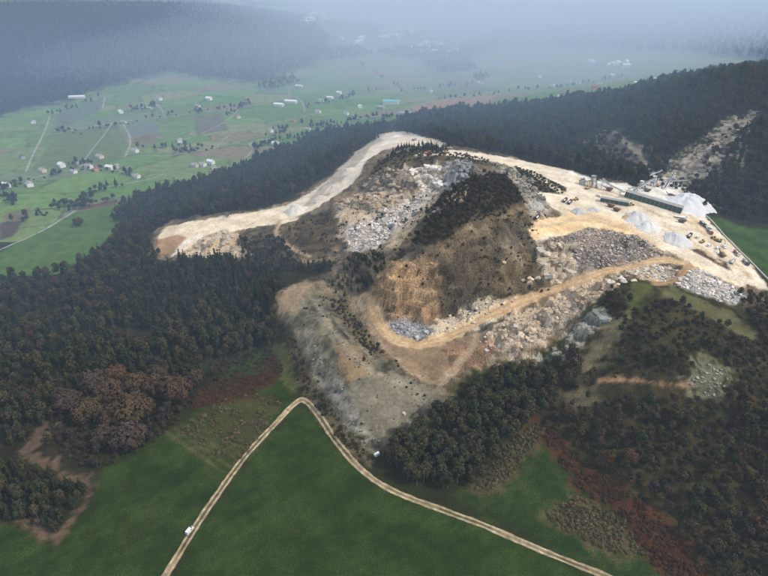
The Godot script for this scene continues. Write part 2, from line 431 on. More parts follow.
	trace("meadow_ground", Color(0.034, 0.05, 0.013), Color(0.042, 0.058, 0.016), 1.6, 1, 0.8, 0.1, [-61.9, 168.8, -41.8, 210.7, -39.8, 258.9])
	trace("meadow_ground", Color(0.034, 0.05, 0.013), Color(0.042, 0.058, 0.016), 1.6, 1, 0.8, 0.1, [-26.5, 163.6, -18.5, 197.7, -28.1, 239.6])
	trace("meadow_ground", Color(0.034, 0.05, 0.013), Color(0.042, 0.058, 0.016), 1.6, 1, 0.8, 0.1, [12.6, 158.5, 8.4, 185.5, -6.8, 211])
	trace("meadow_ground", Color(0.034, 0.05, 0.013), Color(0.042, 0.058, 0.016), 1.6, 1, 0.8, 0.1, [46.4, 158.5, 33.8, 176.9, 19.6, 197.8])
	area("scrub_ground", Color(0.045, 0.025, 0.015), Color(0.07, 0.034, 0.018), 3, 8, 0.4, [-135.4, 284.6, -129.3, 311, -107.6, 326.6, -83.4, 345.5, -74.1, 324, -93.2, 301, -112.2, 292.4])  # rusty bracken
	area("meadow_ground", Color(0.026, 0.045, 0.012), Color(0.05, 0.06, 0.018), 3, 4, 0.2, [-122.1, 311, -105.9, 354, -92.1, 357.8, -85.1, 335.9, -101.6, 316.5])  # dark clearing
	area("meadow_ground", Color(0.075, 0.085, 0.03), Color(0.105, 0.105, 0.045), 2, 3, 0.15, [-92.9, 363.1, -70.5, 346.7, -58.8, 297.7, -71.6, 307.2])  # grass lane
	area("meadow_ground", Color(0.022, 0.045, 0.012), Color(0.04, 0.058, 0.018), 3, 5, 0.15, [40.1, 210.9, 63.6, 232.7, 86.5, 256.4, 104.2, 256, 110.2, 218.3, 133.4, 182.7, 177.8, 152.8, 112.3, 153.8, 77, 186.8])  # grass south of the tree stand
	area("dry_meadow_ground", Color(0.068, 0.053, 0.032), Color(0.095, 0.074, 0.043), 4, 7, 0.2, [52.5, 217.9, 72, 246.6, 95.2, 267.8, 104, 263.7, 89.1, 244.8, 67.2, 219.6])  # pale dry grass by the stand
	area("dry_meadow_ground", Color(0.072, 0.055, 0.033), Color(0.1, 0.08, 0.046), 4, 8, 0.2, [88.7, 201.4, 112.1, 214.7, 131.3, 197.9, 134.9, 176.4, 116.5, 178.9, 94.7, 193.1])  # dry grass patch
	area("scrub_ground", Color(0.062, 0.024, 0.016), Color(0.088, 0.04, 0.022), 3, 8, 0.4, [98, 271.6, 106.8, 267.4, 117.4, 243.2, 138.2, 216.9, 156.3, 187.8, 160.6, 160.4, 136.6, 166.1, 134.4, 178.7, 127.8, 203, 113.1, 218.2, 107.2, 238.8])  # red bracken
	area("bare_earth", Color(0.085, 0.06, 0.041), Color(0.115, 0.08, 0.055), 3, 5, 0.3, [-230.9, 244.3, -225.6, 274.9, -213.3, 270.3, -214.6, 248.4, -169.8, 221.3, -167.2, 210.8, -189.5, 223.5, -218.5, 238.6])  # bare earth strip round the pine block
	area("forest_ground", Color(0.024, 0.022, 0.012), Color(0.04, 0.032, 0.017), 2, 3, 0.6, [-253.9, 232.4, -226.4, 241.8, -169.8, 216.3, -173.5, 187.9, -237.3, 207.4])  # pine block
	area("bare_earth", Color(0.095, 0.068, 0.046), Color(0.125, 0.088, 0.06), 2, 3, 0.3, [-208.5, 204.1, -175.2, 189.1, -169, 212.1, -165, 210.8, -169.8, 182.6, -206.5, 198.9])  # strip on its lower side
	area("meadow_ground", Color(0.04, 0.078, 0.022), Color(0.055, 0.095, 0.028), 2, 2, 0.1, [314.4, 503.9, 371.2, 491.1, 445.9, 430.5, 370.1, 328.6, 309.8, 389.8, 311.1, 432])  # green field beyond the yard
	area("bare_earth", Color(0.09, 0.08, 0.055), Color(0.3, 0.27, 0.22), 10, 22, 0.9, [330.1, 573.4, 317.1, 595.3, 341, 643, 376.6, 653, 424.3, 713, 496.5, 765, 491.2, 732, 448.6, 698, 390.9, 628, 363.8, 595])  # old stony cut in the hillside
	area("bare_earth", Color(0.055, 0.046, 0.03), Color(0.1, 0.085, 0.058), 6, 14, 0.6, [259.7, 726, 331.3, 827, 322.7, 691, 299.5, 596.8, 288.6, 615, 276.9, 665])  # thin clearing round the forest track
	trace("forest_track", Color(0.25, 0.21, 0.16), Color(0.32, 0.27, 0.2), 6, 3, 2, 0.2, [262.5, 736, 300.6, 787, 329.6, 818, 319.9, 737, 317.1, 686, 310.4, 644, 302.3, 604])
	trace("forest_track", Color(0.25, 0.21, 0.16), Color(0.32, 0.27, 0.2), 6, 3, 2, 0.2, [315.6, 682, 334.9, 717])
	trace("forest_track", Color(0.25, 0.21, 0.16), Color(0.32, 0.27, 0.2), 6, 3, 2, 0.2, [389.3, 651, 434.3, 680, 400.1, 603])
	trace("forest_track", Color(0.25, 0.21, 0.16), Color(0.32, 0.27, 0.2), 6, 3, 2, 0.2, [307.7, 516.3, 335.8, 541.1, 345.7, 530.9])
	area("valley_ground", Color(0.075, 0.135, 0.038), Color(0.095, 0.155, 0.048), 2, 2, 0.1, [-461.7, 470.6, -411.9, 533.2, -397.8, 586.5, -386, 648, -342.7, 677, -308.4, 607, -307.4, 541.3, -316.4, 477.7, -378.1, 477.6])  # big green field
	area("valley_ground", Color(0.15, 0.17, 0.165), Color(0.18, 0.195, 0.19), 2, 2, 0.1, [-500.9, 1093, -442.4, 1109, -415.2, 1021, -460.5, 1005])  # vines under nets
	area("valley_ground", Color(0.175, 0.135, 0.11), Color(0.135, 0.15, 0.1), 2, 2, 0.1, [-391.9, 1159, -341.6, 1195, -295.8, 1058, -343.9, 1022])  # ploughed plot
	area("valley_ground", Color(0.16, 0.13, 0.085), Color(0.19, 0.15, 0.1), 2, 2, 0.1, [-452.5, 999, -425.6, 1034, -398.3, 968, -430, 942])  # fallow plot
	area("valley_ground", Color(0.125, 0.15, 0.12), Color(0.145, 0.165, 0.125), 2, 2, 0.1, [-681, 1171, -652, 1334, -607, 1218, -612, 1043])  # dark plot
	area("valley_ground", Color(0.12, 0.155, 0.065), Color(0.145, 0.175, 0.075), 2, 2, 0.1, [-604, 1029, -518.2, 1092, -456.9, 979, -422.2, 884, -439.8, 836, -532.4, 814])  # pasture
	area("valley_ground", Color(0.13, 0.07, 0.055), Color(0.16, 0.085, 0.06), 2, 2, 0.1, [-394.1, 662, -353.5, 693, -344.1, 677, -385.1, 651])  # ploughed strip
	area("valley_ground", Color(0.16, 0.12, 0.08), Color(0.18, 0.14, 0.1), 2, 2, 0.1, [-472.8, 638, -453.3, 665, -435, 626, -451.3, 610])  # brown plot
	area("valley_ground", Color(0.08, 0.06, 0.05), Color(0.1, 0.07, 0.055), 2, 2, 0.1, [-462, 616, -437.5, 620, -421.5, 575.4, -430.8, 564.5])  # dark brown plot
	area("valley_ground", Color(0.3, 0.19, 0.14), Color(0.36, 0.23, 0.17), 2, 2, 0.1, [58.6, 1234, 92.3, 1286, 136.6, 1329, 202.7, 1356, 253.8, 1353, 245.9, 1257, 182.3, 1208, 121.7, 1170, 70.1, 1169])  # bare rosy field
	area("valley_ground", Color(0.13, 0.125, 0.07), Color(0.15, 0.14, 0.08), 2, 2, 0.1, [97.9, 2004, 138.1, 1997, 288.4, 1437, 209.3, 1403, 187.6, 1510])  # dry meadow

func quarry_cover() -> void:
	area("quarry_ground", Color(0.14, 0.11, 0.07), Color(0.2, 0.16, 0.105), 5, 8, 0.8, [-247.3, 533.8, -239.9, 574.1, -176, 571.4, -115.1, 587.5, -66.5, 659, -26.7, 773, 13.6, 948, 55.3, 746, 142.1, 668, 201.2, 616, 267.2, 552.4, 319.5, 601, 335.8, 575.8, 311.7, 502.7, 304.3, 380.4, 290.1, 353.6, 266.3, 356.7, 236.6, 370.5, 200.7, 378.8, 170.5, 368.9, 128.1, 328.1, 97.7, 317.5, 61, 311.4, 45.8, 284.4, 10.1, 253.5, -3.7, 241.7, -25.4, 266.1, -50.6, 301.5, -82.7, 362.2, -89.1, 388.5, -71, 407.3, -35.7, 452.7, -78.3, 457.4, -127.6, 468.5, -188.9, 481.1, -223.2, 479.7])  # all the worked ground
	area("quarry_ground", Color(0.1, 0.072, 0.043), Color(0.07, 0.055, 0.032), 3, 6, 0.8, [-104.8, 509, -80.9, 549.2, -36.8, 528.3, -35.4, 481.5, -58.2, 464.1, -83.8, 470.5])  # round brown slope
	area("quarry_ground", Color(0.075, 0.062, 0.036), Color(0.13, 0.1, 0.06), 3, 6, 0.8, [-141.8, 490.6, -154.8, 514.4, -128, 535.8, -96.4, 536.6, -97.2, 498.9, -79.1, 463.3, -108.2, 466.9])  # scrub below the ramp
	area("quarry_ground", Color(0.105, 0.082, 0.052), Color(0.07, 0.058, 0.036), 3, 6, 1, [43.9, 382.3, 76, 400.1, 127.2, 456.2, 137.1, 416.3, 138.1, 383, 91, 368, 47.9, 356.5])  # front of the hill
	area("quarry_ground", Color(0.105, 0.088, 0.062), Color(0.15, 0.12, 0.085), 8, 10, 1, [9.1, 407.6, 25.9, 417.5, 44, 388.8, 93.2, 404.9, 125.8, 441.1, 135.2, 420.9, 92.3, 391.4, 43.9, 381.5, 12.6, 382.1])  # upper front
	area("quarry_ground", Color(0.06, 0.052, 0.03), Color(0.1, 0.075, 0.045), 4, 5, 0.5, [22.8, 423.3, 38.4, 449.5, 86.9, 565.3, 127.2, 557.2, 125, 468.1, 96.4, 427.5, 53.7, 397.7, 32, 399])  # wooded hilltop
	area("quarry_ground", Color(0.2, 0.135, 0.08), Color(0.3, 0.205, 0.12), 2, 3, 1.3, [-4.8, 379.4, -11.6, 400.1, 11.1, 390.1, 31.6, 390.8, 45.4, 381.6, 49.2, 364.7, 30.7, 352.3, 9.3, 359.3])  # tan cliff
	area("quarry_ground", Color(0.3, 0.28, 0.24), Color(0.2, 0.185, 0.15), 3, 5, 1.2, [116.9, 609, 164.2, 562.1, 155.7, 478.2, 127.2, 447.9, 126.9, 512.4])  # grey rock right of the hilltop
	area("quarry_ground", Color(0.25, 0.21, 0.15), Color(0.33, 0.28, 0.22), 2, 3, 1.5, [-21.1, 588.8, -13.5, 605, 17.6, 595.5, 62.2, 603, 67, 572.6, 17.2, 564])  # rim cliff
	area("quarry_ground", Color(0.8, 0.7, 0.56), Color(0.7, 0.58, 0.44), 1.5, 3, 1.2, [29.9, 596.1, 48.8, 599.3, 61.8, 595.4, 59.2, 580.7, 40.9, 584.9])  # white face in the rim
	area("quarry_ground", Color(0.62, 0.53, 0.42), Color(0.5, 0.42, 0.33), 1.5, 3, 1.2, [15.3, 590.5, 31, 597.7, 39.9, 591.3, 21.8, 582.2])  # pale face beside it
	area("quarry_ground", Color(0.24, 0.245, 0.25), Color(0.33, 0.32, 0.31), 2, 3, 1.5, [63, 598, 101.5, 597.4, 75.8, 466.2, 63.3, 554.1])  # grey face in the rim
	area("quarry_ground", Color(0.45, 0.41, 0.35), Color(0.34, 0.29, 0.22), 2, 5, 1.3, [59.7, 560.3, 100.5, 574.2, 115.1, 547.8, 63.3, 433.7, 34.8, 433.8])  # rocky flank
	area("quarry_ground", Color(0.075, 0.062, 0.038), Color(0.11, 0.085, 0.05), 3, 4, 0.5, [-22.3, 590.7, -7, 629, 20.9, 634, 74.2, 655, 111.4, 617, 128.6, 587.5, 96.4, 592.5, 62.1, 602, 19.8, 595.9, -11.2, 601])  # brush on the rim
	area("quarry_ground", Color(0.4, 0.33, 0.24), Color(0.5, 0.43, 0.33), 3, 6, 0.9, [-48.7, 550.3, -20.6, 569.3, 11.9, 571.9, 60.8, 573.2, 36.7, 461.3, 12.1, 430.9, -36.6, 467.3, -45.7, 506.1])  # bowl
	area("quarry_ground", Color(0.3, 0.24, 0.16), Color(0.42, 0.36, 0.27), 2, 3, 1.5, [-40.8, 544.7, -23.8, 567.4, 12.9, 566.3, 14.2, 522.7, -34.9, 530.9])  # rock bench in the bowl
	area("quarry_ground", Color(0.6, 0.56, 0.5), Color(0.46, 0.42, 0.38), 3, 6, 1, [-35.9, 472.9, -33.6, 502.9, 11.4, 541.1, 52.9, 581.7, 56, 565.3, 22.8, 486.4, -3.6, 445.5, -24, 458.8])  # scree in the bowl
	area("spoil_ground", Color(0.135, 0.124, 0.093), Color(0.088, 0.085, 0.058), 2, 9, 0.85, [-88.7, 384.9, -70.6, 404.5, -48.5, 397.4, -29.2, 353.6, -8.7, 326.4, 12.6, 305.2, 40.2, 298.6, 44.5, 284.4, 10.1, 254.3, -4.9, 242.5, -25.4, 266.8, -50.6, 301.5, -66.3, 337.5, -85.4, 372.1])  # spoil heap
	area("spoil_ground", Color(0.22, 0.17, 0.11), Color(0.27, 0.21, 0.14), 4, 5, 0.5, [-91.2, 384.6, -70.6, 404.5, -60.4, 402.2, -68.6, 372.7, -82, 373.1])  # brown end of the spoil heap
	area("spoil_ground", Color(0.26, 0.18, 0.11), Color(0.22, 0.155, 0.095), 3, 4, 0.4, [-36.8, 324.8, -26, 326.5, -12.7, 313.8, -6.8, 297.5, -23, 291.7, -30.7, 306.9])  # orange spoil
	area("spoil_ground", Color(0.22, 0.21, 0.185), Color(0.14, 0.13, 0.105), 2, 7, 0.85, [-65.6, 346.4, -55.7, 343.9, -39.5, 310.8, -21.3, 281.3, 0.6, 250.7, -7.4, 244.9, -30.3, 271.8, -46.3, 301.8])  # pale scree side
	area("spoil_ground", Color(0.165, 0.15, 0.115), Color(0.205, 0.185, 0.145), 5, 4, 0.15, [-19.4, 284, -2.7, 297.6, 14.5, 300, 34.8, 291.9, 10.4, 265.9, -9.1, 266])  # fan of fine spoil
	area("quarry_ground", Color(0.085, 0.07, 0.04), Color(0.12, 0.1, 0.06), 2, 4, 0.5, [-83.4, 369.1, -72.1, 359.1, -50.9, 305.6, -25.4, 266.1, -4.9, 240.2, -9.7, 235.7, -31.5, 260, -57.4, 297.5])  # brambles at the foot of the heap
	area("quarry_ground", Color(0.1, 0.085, 0.045), Color(0.15, 0.125, 0.075), 4, 6, 0.5, [-61.4, 396.4, -32.6, 395.3, -13.9, 354.5, 0.7, 320.7, -8.5, 312.9, -27.2, 345.7, -44.9, 393])  # brush between heap and pit
	area("haul_road_ground", Color(0.19, 0.135, 0.085), Color(0.25, 0.18, 0.115), 3, 4, 0.35, [-18.1, 390.1, -4.7, 363.9, 12.2, 345, 35.7, 335.4, 65.2, 345.3, 69.5, 333, 55.1, 309.6, 38.8, 298.7, 18.2, 305.2, 0.7, 327.7, -14.2, 363.1])  # pit floor
	area("quarry_ground", Color(0.74, 0.6, 0.42), Color(0.85, 0.74, 0.56), 2, 5, 1.1, [33.2, 342.7, 43.4, 359.8, 68, 370.7, 108.2, 377.1, 125.6, 384.1, 89.8, 359.2, 61.7, 347.2])  # bright broken rock by the road
	area("quarry_ground", Color(0.42, 0.33, 0.22), Color(0.58, 0.49, 0.38), 3, 6, 1.2, [68.8, 338.6, 106.4, 365.3, 148.8, 382.4, 196.1, 396.4, 170.2, 365.8, 140.5, 350.7, 113.7, 327.4, 86.8, 317.1, 61.8, 318.6])  # pit side below the road
	area("quarry_ground", Color(0.34, 0.2, 0.12), Color(0.26, 0.17, 0.11), 3, 5, 0.7, [41.2, 329.9, 71.6, 338.1, 84.6, 326.8, 68.3, 313.3, 46.5, 308])  # red earth
	area("quarry_ground", Color(0.33, 0.33, 0.33), Color(0.27, 0.27, 0.27), 1.5, 2, 0.7, [-0.8, 358.8, 20.1, 358.9, 38, 346.6, 27, 340.1, 10.7, 348.2])  # blue-grey stone
	area("quarry_ground", Color(0.27, 0.26, 0.22), Color(0.34, 0.33, 0.28), 3, 6, 1.3, [111.9, 317.1, 130.4, 332.1, 160.9, 349.4, 165.5, 335.5, 148.7, 328.8, 135, 316.2])  # grey scree
	area("quarry_ground", Color(0.19, 0.16, 0.135), Color(0.25, 0.21, 0.18), 2, 4, 0.9, [132.8, 422.2, 183, 452.8, 223.9, 442.3, 240.3, 414, 220.2, 408.1, 175.9, 397.5, 143.2, 392.1, 129, 407])  # rubble slope
	area("quarry_ground", Color(0.58, 0.48, 0.34), Color(0.5, 0.42, 0.33), 1.5, 3, 1.2, [129, 419.8, 145.6, 425.1, 159.4, 424.1, 157.5, 396.7, 136.5, 391, 128.5, 403])  # pale rock under the yard
	area("quarry_ground", Color(0.48, 0.46, 0.44), Color(0.38, 0.36, 0.33), 2, 4, 0.8, [246.1, 393.8, 265.5, 389.6, 281.9, 369, 266.3, 356.7, 241.3, 362.8, 222.4, 370.8])  # pale rubble
	area("quarry_ground", Color(0.55, 0.48, 0.38), Color(0.48, 0.4, 0.3), 2, 4, 0.8, [197.3, 399.6, 221.9, 402.2, 236.9, 390.7, 223.6, 373.5, 200.7, 378.8])  # pale rubble by the road
	area("quarry_yard", Color(0.58, 0.48, 0.35), Color(0.68, 0.59, 0.46), 2, 3, 0.15, [-238, 527.3, -231.4, 551.7, -197.6, 550.5, -174.9, 567.2, -112.8, 580.3, -91.5, 564.1, -92.3, 537.5, -127.6, 533.6, -152.8, 524, -182.9, 508.5, -198.8, 488.2, -216.4, 493.4])  # terrace on the left
	area("quarry_yard", Color(0.27, 0.17, 0.09), Color(0.34, 0.22, 0.13), 2, 3, 0.15, [-231.7, 515.7, -213.9, 520, -201.6, 513.2, -208.2, 486.4, -223, 488.5])  # ochre corner
	area("quarry_ground", Color(0.64, 0.54, 0.4), Color(0.54, 0.44, 0.31), 2, 4, 1, [-202, 485.6, -186.1, 508.7, -167.7, 526, -148.7, 514.6, -151.1, 497.2, -125.4, 482.4, -153.7, 473.8])  # pale face below the terrace
	area("quarry_yard", Color(0.62, 0.56, 0.47), Color(0.55, 0.48, 0.39), 2, 3, 0.15, [-110.9, 582.9, -65.8, 650, -29.3, 767, -10.1, 935, 40, 929, 62.1, 782, 88.4, 716, 84.3, 680, 33.1, 701, 0, 707, -21.4, 683, -27.4, 611, -45.1, 595.6, -89.4, 548, -105.6, 548.2])  # ramp
	area("quarry_yard", Color(0.33, 0.29, 0.24), Color(0.42, 0.37, 0.31), 2, 3, 0.15, [-94.2, 568, -67.1, 652, -30.9, 772, -11.7, 926, 0, 842, -23.7, 721, -38.4, 645, -53, 611, -74.5, 570.3])  # pale heap side
	area("quarry_yard", Color(0.66, 0.59, 0.48), Color(0.57, 0.5, 0.4), 2, 3, 0.15, [41.9, 637, 80.9, 671, 140.3, 659, 201.2, 616, 229.5, 565.4, 267.2, 552.4, 314.6, 600, 335.8, 575.8, 311.3, 506.3, 308.7, 427.9, 304.5, 370.8, 286.9, 382.7, 247.8, 397.7, 224.5, 443.9, 183, 452.8, 138.6, 425.2, 124.1, 421.9, 124.2, 433.2, 146.2, 456.5, 163, 478, 145.7, 519.9, 141.2, 595.3, 120.4, 616, 74.5, 616, 38.2, 612])  # upper yard
	area("quarry_yard", Color(0.62, 0.45, 0.26), Color(0.68, 0.52, 0.32), 2, 3, 0.15, [124.1, 421.9, 121.9, 430.1, 149.8, 469.6, 178.3, 482.6, 202.1, 483.5, 219.1, 465.5, 229, 444, 239.9, 417, 232, 417.8, 219.9, 440.8, 183, 452.8])  # golden haul ground
	area("quarry_yard", Color(0.7, 0.68, 0.64), Color(0.62, 0.59, 0.54), 2, 3, 0.15, [201.2, 616, 230.8, 569.1, 268.7, 555.9, 315.8, 603, 335.9, 580.8, 313.2, 514.5, 291.5, 490.8, 268.7, 506.3, 247, 527.3, 220.9, 540.2])  # white dust
	area("quarry_ground", Color(0.075, 0.062, 0.036), Color(0.11, 0.085, 0.05), 1.5, 2, 0.4, [144.7, 601, 165.6, 576.3, 185.3, 538.7, 177.9, 519.5, 153.4, 518.5, 141, 517.3])  # brushy bank in the yard
	area("quarry_ground", Color(0.3, 0.29, 0.28), Color(0.25, 0.24, 0.22), 1.5, 2, 0.8, [138.2, 496.1, 155.7, 494.7, 150.6, 480.7, 130.3, 461.6])  # grey rock above the yard
	area("quarry_ground", Color(0.085, 0.06, 0.04), Color(0.11, 0.075, 0.05), 1, 1.5, 0.4, [258.1, 420.1, 269.4, 422, 283.4, 407.8, 282, 394.8, 272.7, 403.4])  # dark earth bank
	trace("haul_road_ground", Color(0.46, 0.32, 0.18), Color(0.54, 0.39, 0.24), 9, 1.5, 1.5, 0.1, [246.6, 395.1, 235.4, 405.9, 219.2, 405.5, 193.9, 401.5, 170, 390.8, 150.3, 388.9, 129.4, 383.1, 107.8, 374.2, 90.7, 365.6, 74.7, 360.2, 58.3, 351.1, 42, 339.7, 26.8, 335.9, 12.1, 340.7, 0, 353.5, -8, 372.2, -17.3, 390.4])  # haul road
	trace("haul_road_ground", Color(0.3, 0.2, 0.11), Color(0.35, 0.23, 0.13), 7, 1.5, 1.5, 0.1, [246.6, 395.1, 235.7, 383.7, 220.9, 374.6, 209.5, 372])  # spur
	trace("haul_road_ground", Color(0.27, 0.205, 0.14), Color(0.33, 0.25, 0.17), 5, 1.5, 1.5, 0.1, [-17.3, 390.4, -11, 362.4, 2.9, 328.1, 16.8, 306.8, 38.8, 298.7, 47.9, 307.9, 63, 328.3, 72.4, 343.6])  # lower pit track
	trace("quarry_yard", Color(0.68, 0.57, 0.42), Color(0.74, 0.64, 0.5), 8, 2, 2, 0.1, [38.5, 618, 78.3, 648, 123.8, 635, 148.3, 613, 164.2, 562.1, 175.6, 526.1, 193.2, 500.5, 210.3, 479.8, 227.1, 450.8, 241, 419.8, 256.4, 397.7, 281.7, 380.4])  # yard road
	trace("haul_road_ground", Color(0.22, 0.19, 0.14), Color(0.27, 0.235, 0.17), 4, 1.5, 2, 0.15, [-53.3, 380.3, -40.2, 341.8, -22.6, 316, -8.2, 298.8, 10.9, 293.9])  # track over the spoil heap
	trace("quarry_yard", Color(0.7, 0.62, 0.5), Color(0.74, 0.67, 0.55), 8, 2, 2, 0.1, [-105.2, 553, -79.8, 558.9, -55.2, 592.2, -34.7, 643, -15.7, 716, 1.3, 742, 24, 830])  # ramp road
	trace("spoil_ground", Color(0.15, 0.14, 0.105), Color(0.19, 0.175, 0.135), 2.2, 1, 2, 0.4, [-21.1, 276.8, -6, 286, 10.8, 290.9, 27.7, 287.3])
	trace("spoil_ground", Color(0.15, 0.14, 0.105), Color(0.19, 0.175, 0.135), 2.2, 1, 2, 0.4, [-14.3, 269.4, 0.7, 279.5, 14, 281.5, 23.8, 276.2])
	trace("spoil_ground", Color(0.15, 0.14, 0.105), Color(0.19, 0.175, 0.135), 2.2, 1, 2, 0.4, [-26.1, 284.7, -10.8, 293, 11, 298.9, 38.4, 293.8])
	trace("spoil_ground", Color(0.15, 0.14, 0.105), Color(0.19, 0.175, 0.135), 2.2, 1, 2, 0.4, [-7.7, 261.3, 2.6, 270.8, 11.8, 272.1, 16.8, 266.4])
	trace("spoil_ground", Color(0.15, 0.14, 0.105), Color(0.19, 0.175, 0.135), 2.2, 1, 2, 0.4, [-67.9, 382.6, -50.6, 356, -34.7, 326.9, -19.4, 305.4])
	trace("spoil_ground", Color(0.15, 0.14, 0.105), Color(0.19, 0.175, 0.135), 2.2, 1, 2, 0.4, [-60.5, 388.6, -40.7, 364, -23.4, 331.4, -5.6, 309])
	trace("quarry_yard", Color(0.5, 0.39, 0.26), Color(0.56, 0.45, 0.32), 5, 2, 3, 0.1, [134.9, 441, 168.9, 465.9, 195.4, 463.4, 218.1, 450.5, 230.9, 426.2])
	trace("quarry_yard", Color(0.5, 0.39, 0.26), Color(0.56, 0.45, 0.32), 5, 2, 3, 0.1, [165.9, 489.5, 186.6, 479.2, 206.8, 464.6])
	trace("quarry_yard", Color(0.5, 0.39, 0.26), Color(0.56, 0.45, 0.32), 5, 2, 3, 0.1, [218.3, 532.1, 243.2, 517.2, 258.5, 482.4, 284.6, 476.3, 287.7, 435.1, 295, 398.9])
	trace("quarry_yard", Color(0.5, 0.39, 0.26), Color(0.56, 0.45, 0.32), 5, 2, 3, 0.1, [252.8, 460.6, 265.6, 436.7, 277.8, 406.8])
	trace("quarry_yard", Color(0.5, 0.39, 0.26), Color(0.56, 0.45, 0.32), 5, 2, 3, 0.1, [211.2, 575.5, 220.9, 540.2, 259.8, 534])
	trace("quarry_yard", Color(0.5, 0.39, 0.26), Color(0.56, 0.45, 0.32), 5, 2, 3, 0.1, [292.7, 493.2, 291.7, 459.4, 290.8, 418.6, 293.9, 388.8])
	trace("haul_road_ground", Color(0.34, 0.27, 0.18), Color(0.4, 0.3, 0.2), 4, 1.5, 2, 0.2, [-110.4, 544.6, -110.5, 512.7, -91.4, 485.1, -70.4, 470.5])  # path below the ramp
	trace("quarry_yard", Color(0.62, 0.6, 0.58), Color(0.68, 0.64, 0.6), 4, 1, 1, 0.2, [-208.2, 486.4, -199.8, 506.6, -187.8, 515.6])  # pale ditch
	area("scrub_ground", Color(0.085, 0.105, 0.034), Color(0.12, 0.125, 0.045), 3, 4, 0.3, [190.7, 373.4, 204.5, 373.1, 201.7, 359, 185.8, 340.5, 176.4, 337.7])  # grassy crest
	area("scrub_ground", Color(0.16, 0.135, 0.095), Color(0.22, 0.185, 0.13), 4, 6, 0.5, [179, 337.1, 162.8, 314.6, 139.6, 298.4, 123.7, 301.8, 147.1, 322.9, 165, 335.8])  # pale strip down the hillside
	area("scrub_ground", Color(0.115, 0.115, 0.07), Color(0.2, 0.195, 0.15), 4, 14, 0.8, [198, 278.9, 214.3, 297.4, 222.2, 293.5, 228.7, 282.2, 212.5, 269.8, 201, 269.2])  # pale clearing
	area("scrub_ground", Color(0.1, 0.1, 0.052), Color(0.14, 0.13, 0.07), 4, 5, 0.4, [220.3, 373.2, 240.2, 360.4, 262.6, 342.4, 263.1, 318.8, 253.2, 321.9, 232.2, 343.3, 209.3, 353.2])  # olive bank
	area("scrub_ground", Color(0.12, 0.1, 0.07), Color(0.16, 0.13, 0.09), 6, 6, 0.5, [119.4, 288.8, 138.7, 289.9, 141.6, 276.6, 128.3, 273.1])  # pale scrub
	trace("bare_earth", Color(0.22, 0.13, 0.08), Color(0.26, 0.165, 0.105), 2.2, 1.5, 2, 0.2, [144.9, 289.9, 162.5, 285.9, 179.9, 281.1, 197.6, 277.7])  # red path

func shape_ground() -> void:
	var a := FastNoiseLite.new(); a.seed = 21; a.frequency = 1.0 / 30.0; a.fractal_octaves = 4; a.fractal_type = FastNoiseLite.FRACTAL_RIDGED
	var b := FastNoiseLite.new(); b.seed = 22; b.frequency = 1.0 / 11.0; b.fractal_octaves = 2
	var c := FastNoiseLite.new(); c.seed = 23; c.frequency = 1.0 / 16.0; c.fractal_octaves = 3
	var e := FastNoiseLite.new(); e.seed = 24; e.noise_type = FastNoiseLite.TYPE_CELLULAR; e.cellular_return_type = FastNoiseLite.RETURN_CELL_VALUE; e.frequency = 1.0 / 6.0; e.fractal_type = FastNoiseLite.FRACTAL_NONE; e.domain_warp_enabled = true; e.domain_warp_amplitude = 6.0; e.domain_warp_frequency = 0.06
	var f2 := FastNoiseLite.new(); f2.seed = 25; f2.frequency = 1.0 / 55.0; f2.fractal_octaves = 5
	for j in nd:
		var d := pd[j]
		for i in nx:
			var k := j * nx + i
			var x := px[i]
			var h := base_height(x, d)
			var rg := rough[k]
			h += n1[k] * minf(rg, 1.0) * 1.1
			if rg > 0.3 and d < 1300.0:
				h += (rg - 0.2) * (a.get_noise_2d(x, d) * 2.6 + b.get_noise_2d(x, d) * 2.0)
			var z := zone[k]
			if rg > 0.65 and z >= 5 and z <= 8:
				var bench := h / 8.5 + n1[k] * 0.35
				var f := bench - floorf(bench)
				h = lerpf(h, (floorf(bench) + smoothstep(0.40, 0.60, f) - n1[k] * 0.35) * 8.5, 0.85 * clampf((rg - 0.65) * 1.6, 0, 1))
				var streak := c.get_noise_3d(x * 1.2, h * 0.35, d * 1.2)
				var seam := c.get_noise_3d(x * 0.25 + 90.0, h * 2.6, d * 0.25)
				var block := e.get_noise_2d(x, d + h * 0.7)
				h += block * 0.9 * (rg - 0.5)
				var stain := f2.get_noise_3d(x, h, d)
				tint[k] *= clampf(1.0 + (streak * 0.4 + seam * 0.45 + block * 0.45 + stain * 0.9) * clampf(rg, 0, 1.2), 0.4, 1.7)
				tint[k] *= Vector3(1.0 + stain * 0.12, 1.0, 1.0 - stain * 0.16)
			hgt[k] = h

func ground_y(x: float, d: float) -> float:
	var i := clampi(px.bsearch(x) - 1, 0, nx - 2)
	var j := clampi(pd.bsearch(d) - 1, 0, nd - 2)
	var u := clampf((x - px[i]) / (px[i + 1] - px[i]), 0, 1)
	var v := clampf((d - pd[j]) / (pd[j + 1] - pd[j]), 0, 1)
	var k := j * nx + i
	var h00 := hgt[k]
	var h11 := hgt[k + nx + 1]
	if u > v: return h00 + (hgt[k + 1] - h00) * u + (h11 - hgt[k + 1]) * v
	return h00 + (hgt[k + nx] - h00) * v + (h11 - hgt[k + nx]) * u

func on_ground(x: float, d: float, up := 0.0) -> Vector3:
	return Vector3(x, ground_y(x, d) + up, -d)

func slope(x: float, d: float, e := 2.0) -> Vector3:
	return Vector3(ground_y(x - e, d) - ground_y(x + e, d), 2.0 * e, ground_y(x, d + e) - ground_y(x, d - e)).normalized()

